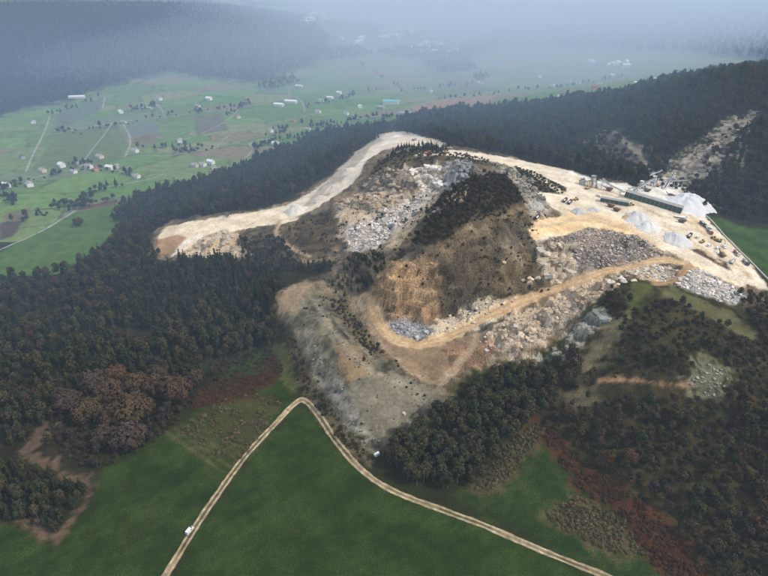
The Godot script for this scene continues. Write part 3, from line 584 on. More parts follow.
func ground_sheets() -> void:
	var n := nx * nd
	var normals := PackedVector3Array(); normals.resize(n)
	for j in nd:
		var ja := maxi(j - 1, 0)
		var jb := mini(j + 1, nd - 1)
		for i in nx:
			var ia := maxi(i - 1, 0)
			var ib := mini(i + 1, nx - 1)
			normals[j * nx + i] = Vector3(-(hgt[j * nx + ib] - hgt[j * nx + ia]) / (px[ib] - px[ia]), 1.0, (hgt[jb * nx + i] - hgt[ja * nx + i]) / (pd[jb] - pd[ja])).normalized()
	var quads := []
	for z in ZONES: quads.append(PackedInt32Array())
	for j in nd - 1:
		# leave out what lies far outside the view
		var wide := 260.0 + pd[j] * 1.05
		for i in nx - 1:
			if absf(px[i]) > wide and pd[j] < 5200.0: continue
			quads[zone[j * nx + i]].append(j * nx + i)
	var looks := ["grass", "grass", "grass", "wood_floor", "wood_floor", "rock", "dust", "dust", "dust", "dust", "dust", "wood_floor"]
	var says := ["open pasture and plots on the valley floor", "dark green mown meadows around the farm track", "rough dry yellowish grass patches near the track", "leaf-strewn floor under the woods", "brushy hillside ground with rusty bracken", "broken tan and grey rock of the quarry", "pale dusty working ground of the quarry yard", "ochre haul roads and floor of the pit", "grey spoil heap tipped below the quarry", "bare brown earth strips and stony cuts", "thin dirt track through the hill wood", "hazy hills and farmland beyond the valley"]
	for z in ZONES.size():
		var q: PackedInt32Array = quads[z]
		if q.is_empty(): continue
		var map := PackedInt32Array(); map.resize(n); map.fill(-1)
		var v := PackedVector3Array()
		var nn := PackedVector3Array()
		var c := PackedColorArray()
		var uv := PackedVector2Array()
		var idx := PackedInt32Array()
		for k in q:
			var own := [k, k + 1, k + nx, k + nx + 1]
			for o in own:
				if map[o] < 0:
					map[o] = v.size()
					var j: int = o / nx
					var i: int = o - j * nx
					v.append(Vector3(px[i], hgt[o], -pd[j])); nn.append(normals[o])
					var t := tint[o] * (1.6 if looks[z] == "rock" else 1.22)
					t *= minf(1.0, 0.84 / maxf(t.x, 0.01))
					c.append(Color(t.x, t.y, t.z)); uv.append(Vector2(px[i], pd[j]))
			idx.append_array([map[k], map[k + nx + 1], map[k + 1], map[k], map[k + nx], map[k + nx + 1]])
		var arrays := []; arrays.resize(Mesh.ARRAY_MAX)
		arrays[Mesh.ARRAY_VERTEX] = v; arrays[Mesh.ARRAY_NORMAL] = nn; arrays[Mesh.ARRAY_COLOR] = c; arrays[Mesh.ARRAY_TEX_UV] = uv; arrays[Mesh.ARRAY_TEX_UV2] = uv; arrays[Mesh.ARRAY_INDEX] = idx
		var m := ArrayMesh.new(); m.add_surface_from_arrays(Mesh.PRIMITIVE_TRIANGLES, arrays)
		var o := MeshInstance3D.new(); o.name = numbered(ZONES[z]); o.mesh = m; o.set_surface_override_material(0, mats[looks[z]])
		tag(o, says[z], "ground", "", "structure")
		add_child(o, true)

# ------------------------------------------------------------------ lanes: ribbons that follow the ground
func smooth_line(flat: Array, every: float) -> PackedVector2Array:
	var curve := Curve2D.new()
	var p := polygon(flat)
	for i in p.size():
		var t := (p[mini(i + 1, p.size() - 1)] - p[maxi(i - 1, 0)]) / 6.0
		curve.add_point(p[i], -t, t)
	curve.bake_interval = every
	return curve.get_baked_points()

func lane(called: String, label: String, width: float, flat: Array) -> void:
	var near := called == "farm_track"
	var line := smooth_line(flat, 1.0 if near else 3.0)
	var across := [-0.5, -0.43, -0.36, -0.23, -0.14, 0.14, 0.23, 0.36, 0.43, 0.5] if near else [-0.5, -0.25, 0.25, 0.5]
	var sand := [Vector3(0.16, 0.13, 0.075), Vector3(0.30, 0.235, 0.15), Vector3(0.37, 0.30, 0.20), Vector3(0.38, 0.31, 0.21), Vector3(0.10, 0.095, 0.05), Vector3(0.10, 0.095, 0.05), Vector3(0.38, 0.31, 0.21), Vector3(0.37, 0.30, 0.20), Vector3(0.30, 0.235, 0.15), Vector3(0.16, 0.13, 0.075)]
	var f := FastNoiseLite.new(); f.seed = 31; f.frequency = 0.11
	var g := FastNoiseLite.new(); g.seed = 32; g.frequency = 0.015
	var v := PackedVector3Array()
	var c := PackedColorArray()
	var uv := PackedVector2Array()
	var idx := PackedInt32Array()
	var w := across.size()
	for i in line.size():
		var t := (line[mini(i + 1, line.size() - 1)] - line[maxi(i - 1, 0)]).normalized()
		var side := Vector2(t.y, -t.x)
		var worn := clampf(0.28 + g.get_noise_2d(line[i].x, line[i].y) * 1.5, 0, 1)
		for a in w:
			var rag := 1.0 + 0.14 * g.get_noise_2d(line[i].x * 3.0, line[i].y * 3.0) + (0.3 * f.get_noise_2d(line[i].x * 1.3 + a * 40.0, line[i].y * 1.3) if a == 0 or a == w - 1 else 0.12 * f.get_noise_2d(line[i].x + a * 40.0, line[i].y))
			var p: Vector2 = line[i] + side * (across[a] * width * rag)
			v.append(on_ground(p.x, p.y, 0.06 if near else 0.22))
			uv.append(p)
			var k := 1.0 + 0.6 * f.get_noise_2d(p.x * 1.7, p.y * 1.7)
			var col := Vector3(0.27, 0.26, 0.235)
			if near:
				col = sand[a]
				if a == 4 or a == 5: col = col.lerp(Vector3(0.34, 0.27, 0.18), worn)
			col *= k
			c.append(Color(col.x, col.y, col.z) * 1.15)
		if i:
			for a in w - 1:
				var q := i * w + a
				idx.append_array([q - w, q, q + 1, q - w, q + 1, q - w + 1])
	var arrays := []; arrays.resize(Mesh.ARRAY_MAX)
	arrays[Mesh.ARRAY_VERTEX] = v; arrays[Mesh.ARRAY_COLOR] = c; arrays[Mesh.ARRAY_TEX_UV] = uv; arrays[Mesh.ARRAY_TEX_UV2] = uv; arrays[Mesh.ARRAY_INDEX] = idx
	var st := SurfaceTool.new(); st.create_from_arrays(arrays); st.generate_normals()
	var o := MeshInstance3D.new(); o.name = numbered(called); o.mesh = st.commit(); o.set_surface_override_material(0, mats["dust"])
	tag(o, label, "track" if near else "lane", "" if near else "lanes of the valley", "structure")
	add_child(o, true)

func farm_lanes() -> void:
	lane("farm_track", "pale two-rut dirt track bending round the near meadow", 4.2, [-111.3, 153.7, -106.1, 174.2, -100.2, 197.7, -94.7, 216.4, -87.6, 238.3, -80.3, 256.3, -72.4, 273.2, -65.7, 286.3, -60.4, 293.1, -56.4, 294.4, -51, 289.8, -42.7, 276.4, -32.9, 260.9, -21.6, 243.4, -11.9, 231.2, 0, 220.9, 14.8, 212.4, 31.1, 204.9, 51.9, 195.2, 71.4, 185, 89.7, 175.4, 111.5, 164.8, 131.2, 153.6])
	lane("valley_lane", "pale lane crossing the big green field at far left", 3.24, [-418.1, 525.9, -414.9, 538.2, -397.8, 586.5, -392.1, 625, -389.4, 655, -400.7, 695, -399.4, 730, -373.5, 751, -340.7, 777, -322.7, 810])
	lane("valley_lane", "straight lane running down between fields at far left", 3.6, [-536.2, 804, -572.8, 890, -628, 1028, -687, 1162])
	lane("valley_lane", "long valley road running from the lane to the far houses", 3.96, [-615, 1007, -570.8, 1067, -517.5, 1124, -449.2, 1158, -379.4, 1202, -296.2, 1260, -219.9, 1343])
	lane("valley_lane", "short curving lane between two pastures", 3.24, [-511.8, 1100, -467.7, 1019, -439.9, 954, -420.6, 884])
	lane("valley_lane", "farm lane beside the white house in the meadow", 2.88, [-405.6, 896, -358.4, 892, -337.4, 903, -302.2, 925, -253.4, 971])
	lane("valley_lane", "winding lane below the dark ridge wood", 3.6, [-242.5, 804, -229.5, 852, -220.4, 883, -222.7, 926, -232.9, 958, -226.3, 977, -196.5, 999])
	lane("valley_lane", "sandy track climbing to the long shed", 2.88, [-608, 1227, -651, 1342])
	lane("valley_lane", "lane curving up to the white barns", 3.24, [-168.4, 1209, -182.3, 1285, -203.8, 1345, -224.3, 1374, -234.7, 1446, -217, 1482])
	lane("valley_lane", "valley road past the warehouses", 4.32, [-94.8, 1085, -47.7, 1121, 2.1, 1160, 44.9, 1214, 92.3, 1286, 204.9, 1371, 302.7, 1387, 414.5, 1324])
	lane("valley_lane", "straight pale track across the far meadow", 3.6, [-80.9, 1841, -25.7, 1672, 45, 1444])
	lane("valley_lane", "lane across the pastures under the barns", 2.52, [-288.3, 937, -279, 1043, -237.2, 1089, -187, 1145, -136.4, 1209])
	lane("valley_lane", "lane linking the hamlet to the long valley road", 2.52, [-469.9, 835, -490.5, 921, -512.9, 1018, -536.5, 1108])
	lane("valley_lane", "lane running past the farm sheds to the mountain foot", 2.52, [-449.2, 1158, -486.3, 1236, -520.8, 1271, -577, 1290, -624, 1272])
	lane("valley_lane", "lane down to the lone white house in mid valley", 2.52, [-313.9, 1241, -316.7, 1120, -340.4, 1029, -362.3, 981])
	lane("valley_lane", "lane through the hamlet", 2.88, [-533.5, 735, -515.3, 765, -500.7, 791, -473.3, 810, -440.9, 822, -399.6, 814, -360.1, 782])
	lane("valley_lane", "lane across the bright meadow to the far copse", 2.52, [-126.2, 1341, -80.1, 1447, -16.1, 1566, 78.2, 1765, 180.3, 1900])
	lane("valley_lane", "lane past the rosy field to the right meadows", 2.88, [136.6, 1329, 192.4, 1424, 303.5, 1518, 436.1, 1577, 563.4, 1595])
	lane("valley_lane", "lane from the warehouses into the far meadows", 2.52, [36, 1284, 62.7, 1388, 109.9, 1558, 203.7, 1676])
	lane("valley_lane", "far lane between the right-hand meadows", 2.88, [371.3, 1178, 447.9, 1198, 558.8, 1271])

# ------------------------------------------------------------------ trees
var kinds := {}
var spots := {}
var places := []

func limb(st: SurfaceTool, a: Vector3, b: Vector3, ra: float, rb: float, sides := 6) -> void:
	var axis := (b - a).normalized()
	var u := axis.cross(Vector3.RIGHT if absf(axis.x) < 0.8 else Vector3.FORWARD).normalized()
	var w := axis.cross(u)
	for s in sides:
		var t0 := TAU * s / sides
		var t1 := TAU * (s + 1) / sides
		var d0 := u * cos(t0) + w * sin(t0)
		var d1 := u * cos(t1) + w * sin(t1)
		for p in [a + d0 * ra, b + d0 * rb, b + d1 * rb, a + d0 * ra, b + d1 * rb, a + d1 * ra]: st.add_vertex(p)

func leaf(st: SurfaceTool, at: Vector3, out: Vector3, size: float, long: float, c: Color, whole: Vector3) -> void:
	var n := (out + Vector3(rng.randf_range(-1, 1), rng.randf_range(-0.4, 1), rng.randf_range(-1, 1)) * 0.75).normalized()
	var u := n.cross(Vector3(rng.randf_range(-1, 1), rng.randf_range(-1, 1), rng.randf_range(-1, 1))).normalized()
	var w := n.cross(u) * size
	u *= size * long
	st.set_color(c); st.set_normal((n * 0.45 + out * 0.7 + whole * 0.8).normalized())
	var p := at - u
	var q := at + u
	var r := at + w + n * size * 0.25
	var s := at - w + n * size * 0.25
	for e in [p, r, q, p, q, s]: st.add_vertex(e)

# crown: a list of leaf clumps, each a centre and a radius
func crown(clumps: Array, per: int, size: float, long: float, ca: Color, cb: Color) -> ArrayMesh:
	var st := SurfaceTool.new(); st.begin(Mesh.PRIMITIVE_TRIANGLES)
	var heart := Vector3.ZERO
	for cl in clumps: heart += cl[0] / clumps.size()
	for cl in clumps:
		var mid: Vector3 = cl[0]
		var r: float = cl[1]
		var tone := rng.randf()
		var own := ca.lerp(cb, tone)
		for i in per:
			var y := rng.randf_range(-0.55, 1.0)
			var t := rng.randf() * TAU
			var f := sqrt(1.0 - y * y)
			var out := Vector3(f * cos(t), y, f * sin(t))
			var k := rng.randf_range(0.8, 1.2)
			leaf(st, mid + out * r * rng.randf_range(0.65, 1.08), out, size * rng.randf_range(0.7, 1.3), long, Color(own.r * k, own.g * k, own.b * k), (mid + out * r - heart).normalized())
	return st.commit()

func trunk_of(h: float, r: float, limbs: int, spread: float) -> ArrayMesh:
	var st := SurfaceTool.new(); st.begin(Mesh.PRIMITIVE_TRIANGLES)
	limb(st, Vector3(0, -0.8, 0), Vector3(0, h * 0.5, 0), r * 1.3, r * 0.8)
	limb(st, Vector3(0, h * 0.5, 0), Vector3(0, h, 0), r * 0.8, r * 0.15)
	for i in limbs:
		var t := TAU * i / limbs + rng.randf()
		var y := h * rng.randf_range(0.35, 0.7)
		limb(st, Vector3(0, y, 0), Vector3(cos(t) * spread, y + spread * rng.randf_range(0.5, 0.9), sin(t) * spread), r * 0.5, r * 0.1, 5)
	st.generate_normals()
	return st.commit()

func pine_clumps(h: float, r: float) -> Array:
	var a := []
	var levels := 6
	for l in levels:
		var f := float(l) / (levels - 1)
		var y := h * lerpf(0.30, 0.95, f)
		var rr := r * lerpf(1.0, 0.12, pow(f, 0.85))
		var n := maxi(1, int(round(5.0 * (1.0 - f))))
		for i in n:
			var t := TAU * i / n + l * 1.1 + rng.randf() * 0.6
			var o := rr * (0.55 if n > 1 else 0.0) * rng.randf_range(0.75, 1.25)
			a.append([Vector3(cos(t) * o, y + rng.randf_range(-0.4, 0.4), sin(t) * o), maxf(rr * rng.randf_range(0.5, 0.65), 0.42)])
	return a

func round_clumps(h: float, r: float, low: float, n: int, clump: float) -> Array:
	var a := []
	var mid := Vector3(0, (h + low) * 0.5, 0)
	var ry := (h - low) * 0.5
	for i in n:
		var y := 1.0 - 1.75 * (i + 0.5) / n
		var f := sqrt(maxf(0.0, 1.0 - y * y))
		var t := i * 2.39996 + rng.randf_range(-0.5, 0.5)
		var o := rng.randf_range(0.58, 0.86)
		a.append([mid + Vector3(cos(t) * f * r * o, y * ry * o, sin(t) * f * r * o), r * clump * rng.randf_range(0.75, 1.25)])
	a.append([mid, r * 0.55])
	return a

func make_tree_kinds() -> void:
	# kind: height, crown variants, trunk, bark, words
	add_kind("pine_tree", 13.0, trunk_of(12.5, 0.22, 0, 0), "bark", "dark pointed conifer", [[Color(0.030, 0.034, 0.014), Color(0.056, 0.058, 0.022)], [Color(0.026, 0.036, 0.018), Color(0.048, 0.056, 0.024)], [Color(0.044, 0.044, 0.016), Color(0.078, 0.072, 0.026)]], func(): return pine_clumps(13.0, 2.7), 17, 0.46, 1.5)
	add_kind("eucalyptus_tree", 14.0, trunk_of(11.0, 0.26, 4, 1.8), "pale_bark", "rounded grey-green tree", [[Color(0.038, 0.039, 0.018), Color(0.070, 0.064, 0.030)], [Color(0.050, 0.046, 0.021), Color(0.092, 0.080, 0.038)], [Color(0.050, 0.044, 0.022), Color(0.092, 0.078, 0.040)], [Color(0.026, 0.038, 0.018), Color(0.05, 0.060, 0.028)]], func(): return round_clumps(14.5, 3.0, 4.2, 17, 0.42), 28, 0.42, 1.3)
	add_kind("broadleaf_tree", 11.0, trunk_of(8.0, 0.24, 5, 2.2), "bark", "brown-leaved autumn tree", [[Color(0.068, 0.038, 0.020), Color(0.105, 0.058, 0.028)], [Color(0.056, 0.04, 0.023), Color(0.09, 0.062, 0.034)]], func(): return round_clumps(11.0, 3.8, 2.8, 16, 0.40), 26, 0.42, 1.2)
	add_kind("bare_tree", 10.0, trunk_of(8.5, 0.18, 6, 2.2), "pale_bark", "leafless grey-brown tree", [[Color(0.050, 0.040, 0.029), Color(0.078, 0.060, 0.042)], [Color(0.056, 0.039, 0.026), Color(0.088, 0.060, 0.038)], [Color(0.040, 0.036, 0.030), Color(0.066, 0.057, 0.048)]], func(): return round_clumps(10.0, 3.0, 3.0, 12, 0.42), 24, 0.26, 3.2)
	add_kind("oak_tree", 13.0, trunk_of(8.0, 0.45, 7, 4.5), "bark", "wide autumn oak", [[Color(0.082, 0.047, 0.026), Color(0.122, 0.070, 0.038)], [Color(0.074, 0.047, 0.030), Color(0.108, 0.068, 0.042)], [Color(0.078, 0.053, 0.027), Color(0.108, 0.073, 0.036)], [Color(0.066, 0.046, 0.034), Color(0.096, 0.067, 0.048)]], func(): return round_clumps(12.5, 7.6, 1.5, 40, 0.26), 70, 0.48, 1.3)
	add_kind("shrub", 2.8, null, "bark", "dark low bush", [[Color(0.026, 0.030, 0.013), Color(0.050, 0.050, 0.022)], [Color(0.045, 0.035, 0.020), Color(0.072, 0.054, 0.030)], [Color(0.034, 0.030, 0.018), Color(0.058, 0.048, 0.028)]], func(): return round_clumps(2.8, 2.0, -0.4, 8, 0.5), 22, 0.30, 1.6)

	add_kind("bracken", 1.2, null, "bark", "rusty bracken", [[Color(0.050, 0.024, 0.015), Color(0.088, 0.044, 0.025)], [Color(0.055, 0.034, 0.02), Color(0.09, 0.056, 0.032)]], func(): return round_clumps(1.2, 1.3, -0.4, 5, 0.55), 18, 0.22, 2.0)
	add_kind("grass_tuft", 0.4, null, "bark", "green grass tuft", [[Color(0.020, 0.040, 0.008), Color(0.045, 0.066, 0.016)], [Color(0.034, 0.046, 0.012), Color(0.060, 0.070, 0.024)]], func(): return round_clumps(0.4, 1.0, -0.5, 5, 0.45), 14, 0.16, 2.6)
	add_kind("tussock", 0.8, null, "bark", "dry grass tussock", [[Color(0.085, 0.065, 0.036), Color(0.14, 0.108, 0.062)], [Color(0.055, 0.055, 0.022), Color(0.09, 0.082, 0.036)]], func(): return round_clumps(0.8, 1.0, -0.4, 4, 0.55), 18, 0.18, 2.6)

func add_kind(kind: String, height: float, trunk, bark: String, words: String, tones: Array, clumps: Callable, per: int, size: float, long: float) -> void:
	var crowns := []
	var whole := []
	for t in tones:
		var cm := crown((clumps as Callable).call(), per, size, long, t[0] * (0.78 if height < 3.0 else 0.62), t[1] * (0.78 if height < 3.0 else 0.62))
		crowns.append(cm)
		var both := ArrayMesh.new()
		both.add_surface_from_arrays(Mesh.PRIMITIVE_TRIANGLES, cm.surface_get_arrays(0)); both.surface_set_material(0, mats["leaf"])
		if trunk:
			both.add_surface_from_arrays(Mesh.PRIMITIVE_TRIANGLES, trunk.surface_get_arrays(0)); both.surface_set_material(1, mats[bark])
		whole.append(both)
	kinds[kind] = {"height": height, "crowns": crowns, "whole": whole, "trunk": trunk, "bark": bark, "words": words, "protos": {}}
	spots[kind] = []

func wood(called: String, where: String, space: float, mix: Dictionary, big: float, cover: float, flat: Array) -> void:
	var poly := polygon(flat)
	var r := box_of(poly)
	var place := places.size()
	places.append([called, where, r, big])
	var f := FastNoiseLite.new(); f.seed = 40 + place; f.frequency = 1.0 / (space * 7.0)
	var d := r.position.y
	var shift := 0.0
	while d < r.end.y:
		var x := r.position.x + shift
		while x < r.end.x:
			var p := Vector2(x + rng.randf_range(-0.42, 0.42) * space, d + rng.randf_range(-0.42, 0.42) * space)
			var thin := f.get_noise_2d(p.x, p.y)
			if Geometry2D.is_point_in_polygon(p, poly) and rng.randf() < cover + thin * (0.5 if cover > 0.6 else 1.6):
				var pick := rng.randf() + thin * 0.25
				for kind in mix:
					pick -= mix[kind]
					if pick <= 0.0 or kind == mix.keys()[-1]:
						spots[kind].append([p.x, p.y, big * rng.randf_range(0.66, 1.32), rng.randf() * 360.0, place, rng.randi(), ""])
						break
			x += space
		d += space * 0.87
		shift = space * 0.5 - shift

func hedge_row(n: int, flat: Array) -> void:
	var line := smooth_line(flat, 4.0)
	if places.is_empty() or places[-1][0] != "hedge":
		places.append(["hedge", "in the hedges and gardens of the valley", Rect2(-650, 600, 900, 700), 0.75])
	for i in n:
		var p := line[rng.randi() % line.size()] + Vector2(rng.randf_range(-7, 7), rng.randf_range(-7, 7))
		var kind: String = ["bare_tree", "bare_tree", "eucalyptus_tree", "pine_tree", "shrub"][rng.randi() % 5]
		spots[kind].append([p.x, p.y, rng.randf_range(0.5, 1.0), rng.randf() * 360.0, places.size() - 1, rng.randi(), ""])

func lone_tree(kind: String, x: float, d: float, s: float, label: String) -> void:
	spots[kind].append([x, d, s, rng.randf() * 360.0, 0, rng.randi(), label])

func in_sight(p: Vector3) -> bool:
	var q := (p - EYE).rotated(Vector3.RIGHT, deg_to_rad(TILT))
	var t := tan(deg_to_rad(FOV * 0.5)) * -q.z
	if absf(q.y) > t * 1.02 or absf(q.x) > t * 4.0 / 3.0 * 1.02: return false
	for i in 18:
		var s := p.lerp(EYE, (i + 1) / 40.0)
		if base_height(s.x, -s.z) > s.y + 1.0: return false
	return true

func corner_of(s: Array, r: Rect2) -> String:
	var u: float = (s[0] - r.position.x) / r.size.x
	var v: float = (s[1] - r.position.y) / r.size.y
	return ("front" if v < 0.34 else "middle" if v < 0.67 else "back") + (" left" if u < 0.34 else " centre" if u < 0.67 else " right")

func single_tree(kind: String, variant: int) -> Node3D:
	var k: Dictionary = kinds[kind]
	if k.protos.has(variant): return k.protos[variant].duplicate()
	var o: Node3D
	if k.trunk:
		o = Node3D.new()
		part(o, "trunk", k.trunk, mats[k.bark])
		part(o, "crown", k.crowns[variant], mats["leaf"])
	else:
		var b := MeshInstance3D.new(); b.mesh = k.crowns[variant]; b.set_surface_override_material(0, mats["leaf"])
		o = b
	k.protos[variant] = o
	return o

func plant() -> void:
	for kind in spots:
		var k: Dictionary = kinds[kind]
		var list: Array = spots[kind]
		for s in list: s.append((100.0 if s[6] else 0.0) + s[2] / Vector3(s[0], -200.0, s[1]).length())
		list.sort_custom(func(a, b): return a[7] > b[7])
		var single := 0
		var rest := {}
		for s in list:
			var at := on_ground(s[0], s[1])
			var variant: int = s[5] % k.crowns.size()
			if s[6] or kind not in ["bracken", "tussock", "grass_tuft"] and single < NUMBER_OF_KIND and s[7] > 0.0006 and in_sight(at + Vector3(0, k.height * s[2] * 0.8, 0)):
				var o := single_tree(kind, variant)
				o.name = numbered(kind); add_child(o, true)
				o.position = at; o.rotation_degrees.y = s[3]; o.scale = Vector3.ONE * s[2]
				if s[6]: tag(o, s[6], "tree")
				else: tag(o, "%s %s, %s, %s" % ["tall" if s[2] > 1.08 * places[s[4]][3] else "small" if s[2] < 0.88 * places[s[4]][3] else "middling", k.words, corner_of(s, places[s[4]][2]), places[s[4]][1]], "bush" if kind == "shrub" else "tree", "%ss %s" % [k.words, places[s[4]][1]])
				single += 1
			else:
				var key: int = s[4] * 10 + variant
				if not rest.has(key): rest[key] = []
				rest[key].append([at, s])
		for key in rest:
			var all: Array = rest[key]
			var mm := MultiMesh.new(); mm.transform_format = MultiMesh.TRANSFORM_3D; mm.use_colors = true; mm.mesh = k.whole[key % 10]; mm.instance_count = all.size()
			for i in all.size():
				var s: Array = all[i][1]
				var b := Basis(Vector3.UP, deg_to_rad(s[3])).scaled(Vector3(s[2], s[2] * rng.randf_range(0.85, 1.15), s[2]))
				mm.set_instance_transform(i, Transform3D(b, all[i][0]))
				var l := rng.randf_range(0.72, 1.25)
				mm.set_instance_color(i, Color(l * rng.randf_range(0.95, 1.1), l, l * rng.randf_range(0.9, 1.05)))
			var o := MultiMeshInstance3D.new(); o.name = numbered("%s_%s" % [places[key / 10][0], kind if kind == "bracken" else kind + "s"]); o.multimesh = mm
			tag(o, "mass of %s %s" % [k.words if kind == "bracken" else k.words + "s", places[key / 10][1]], "bushes" if kind == "shrub" else kind.replace("_", " ") if kind in ["bracken", "tussock", "grass_tuft"] else "trees", "", "stuff")
			add_child(o, true)

func woods() -> void:
	wood("pine_wood", "in the wood between the left terrace and the meadow", 5.4, {"pine_tree": 0.86, "bare_tree": 0.14}, 1, 0.95, [-219.6, 378.2, -217.6, 448.2, -192.2, 475.4, -152, 470.3, -125.1, 465.3, -103.5, 450.3, -84.8, 398.4, -87.6, 381.9, -87, 371.1, -117.6, 375.1, -157.5, 399.9, -175.8, 376.4])
	wood("eucalyptus_wood", "at the meadow end of the left wood", 6.5, {"eucalyptus_tree": 0.9, "bare_tree": 0.1}, 0.95, 0.95, [-185.6, 357.5, -169.2, 376.2, -153.1, 399.6, -117.6, 375.1, -85.3, 370.5, -80.4, 357.8, -108.6, 348, -135.4, 332.9, -167.6, 350.9])
	wood("dark_mixed_wood", "at the far left edge of the wood", 7, {"eucalyptus_tree": 0.38, "pine_tree": 0.46, "bare_tree": 0.12, "broadleaf_tree": 0.04}, 0.95, 0.95, [-454.1, 460.5, -370.3, 465, -311.9, 469, -291.3, 525.8, -292.8, 564.5, -221.3, 489.7, -217.8, 443.6, -221.3, 378.3, -184.3, 353.7, -135.4, 332.9, -140.1, 311, -171.6, 318.4, -207.3, 316.1, -220.1, 286.6, -219.2, 256.9, -230.9, 244.3, -283.8, 232.4])
	wood("pine_block", "in the small square block by the left meadow", 4.6, {"pine_tree": 0.8, "eucalyptus_tree": 0.2}, 0.75, 0.95, [-253.9, 232.4, -224.6, 238.6, -170.3, 214.9, -174.1, 189.1, -237.3, 207.4])
	wood("eucalyptus_stand", "in the dense stand between track and pit", 5.3, {"eucalyptus_tree": 0.96, "pine_tree": 0.04}, 0.9, 0.95, [-1.8, 240.2, 10.1, 252.1, 28.5, 266.4, 51.4, 286.1, 70.4, 301.9, 96.5, 310, 116, 309.1, 113.6, 286, 95.2, 267.8, 75.7, 249.8, 54.4, 219.4, 40.4, 213.7, 17.9, 219.4])
	wood("ridge_wood", "on the ridge beyond the left terrace and ramp", 7.5, {"pine_tree": 0.3, "eucalyptus_tree": 0.3, "broadleaf_tree": 0.1, "bare_tree": 0.3}, 0.95, 0.95, [-330, 624, -334.4, 696, -249.2, 763, -183.9, 880, -99.4, 1026, -7.2, 1002, 13.7, 959, -34.2, 783, -73.4, 666, -118.7, 595.6, -182.2, 573.4, -248.5, 566, -251.4, 515.8])
	wood("hill_wood", "on the long hill behind the quarry", 8, {"pine_tree": 0.42, "eucalyptus_tree": 0.25, "bare_tree": 0.33}, 1, 0.95, [19.2, 977, 72.5, 1139, 146.8, 1174, 352.7, 1148, 450.9, 1102, 621, 1187, 834, 1282, 1109, 1140, 495.3, 432.6, 378.3, 504.5, 329.3, 516.6, 341.9, 561.1, 377, 611, 447.4, 691, 497, 738, 500.5, 773, 432.6, 730, 379.9, 661, 340.8, 648, 309.4, 593.3, 302, 597.4, 322.7, 691, 336.6, 842, 265.4, 745, 272.5, 667, 293.7, 588.6, 320.6, 604, 268.7, 555.9, 230.8, 569.1, 203, 622, 142.1, 668, 81.7, 679, 62.1, 782])
	wood("wood_pocket", "in the gap between spoil heap and tan cliff", 5, {"pine_tree": 0.7, "eucalyptus_tree": 0.3}, 0.55, 0.95, [-33.7, 435.3, -27.2, 448.7, 0, 413.3, 1.6, 395.4, -9.9, 395, -21.6, 393.6, -35.1, 395.6, -45.7, 404.4])
	wood("hilltop_wood", "on the hill in the middle of the quarry", 3.6, {"bare_tree": 0.42, "shrub": 0.4, "pine_tree": 0.18}, 0.55, 0.95, [22.7, 420.3, 38.2, 446.5, 86.8, 563.7, 126.5, 553.8, 124.2, 468.9, 96.4, 427.5, 53.7, 397.7, 31.9, 397.7])
	wood("rim_wood", "on the quarry rim", 3.6, {"shrub": 0.95, "bare_tree": 0.05}, 0.5, 0.6, [-20, 589.7, -4.6, 624, 18.9, 645, 75, 662, 112.4, 623, 129.4, 591.5, 96.4, 592.5, 62.1, 602, 19.8, 594.1, -11.2, 599.8])
	wood("rim_pines", "along the back of the quarry rim", 4.4, {"pine_tree": 1.0}, 0.5, 0.5, [4.6, 630, 22.8, 694, 58.2, 696, 82.6, 688, 75.8, 647, 41.3, 628, 18.3, 623])
	wood("quarry_scrub", "in patches over the worked ground", 2.8, {"shrub": 0.3, "tussock": 0.66, "bare_tree": 0.04}, 0.38, 0.12, [-116, 467.8, -97.6, 530.2, -39.9, 527.7, -15.2, 569.6, 60, 563.3, 93.8, 589.4, 137.5, 514.9, 131.1, 456.7, 120.4, 420.7, 130.8, 390.5, 91.2, 369.4, 47.1, 355.6, 8.6, 359.4, -15.7, 394.4, -35, 441.8, -45.7, 404.4])
	wood("hillside_wood", "on the right-hand hillside", 4.6, {"bare_tree": 0.3, "shrub": 0.42, "eucalyptus_tree": 0.2, "broadleaf_tree": 0.08}, 0.75, 0.74, [102.5, 271.5, 116.5, 276, 133.2, 280.5, 144.4, 275.9, 165.3, 273.2, 194.7, 268.6, 213.2, 265, 231.9, 278.9, 248.7, 269.1, 302.5, 233.4, 228.1, 134, 182.4, 152.7, 160.4, 162.9, 160.1, 184.7, 145.3, 213.2, 123.2, 242.6])
	wood("upper_hillside_wood", "on the upper right-hand hillside", 4, {"bare_tree": 0.28, "shrub": 0.6, "eucalyptus_tree": 0.12}, 0.6, 0.68, [168.1, 355, 175.7, 335.7, 196.9, 346.9, 212.6, 351.6, 231.1, 340.9, 252.1, 319.8, 263.4, 314, 282, 330.4, 355, 308.3, 302.5, 233.4, 249.4, 270.5, 232.9, 281.1, 226.7, 297.2, 215, 302.3, 196.7, 282.8, 145.2, 291.2, 165.5, 315.2])
	wood("cut_brush", "on the slope below the grey scree", 3.8, {"bare_tree": 0.25, "shrub": 0.65, "eucalyptus_tree": 0.1}, 0.6, 0.95, [164.8, 362.6, 177.3, 365.4, 181.5, 352.7, 177, 335.3, 164.4, 334, 160.9, 349.4])
	wood("gully_wood", "in the gully above the bracken slope", 4.6, {"eucalyptus_tree": 0.45, "bare_tree": 0.25, "shrub": 0.3}, 0.7, 0.95, [96.1, 307.7, 117.4, 316.4, 135.2, 314.4, 144.5, 288.5, 119.6, 289.5, 114, 276.5, 99.6, 273.1])
	wood("bank_wood", "along the bank below the right end of the yard", 4.4, {"eucalyptus_tree": 0.3, "shrub": 0.4, "bare_tree": 0.3}, 0.6, 0.95, [274, 372.5, 285.9, 369.2, 313, 352.2, 290.9, 315.1, 265.6, 314.2, 268.7, 346.6])
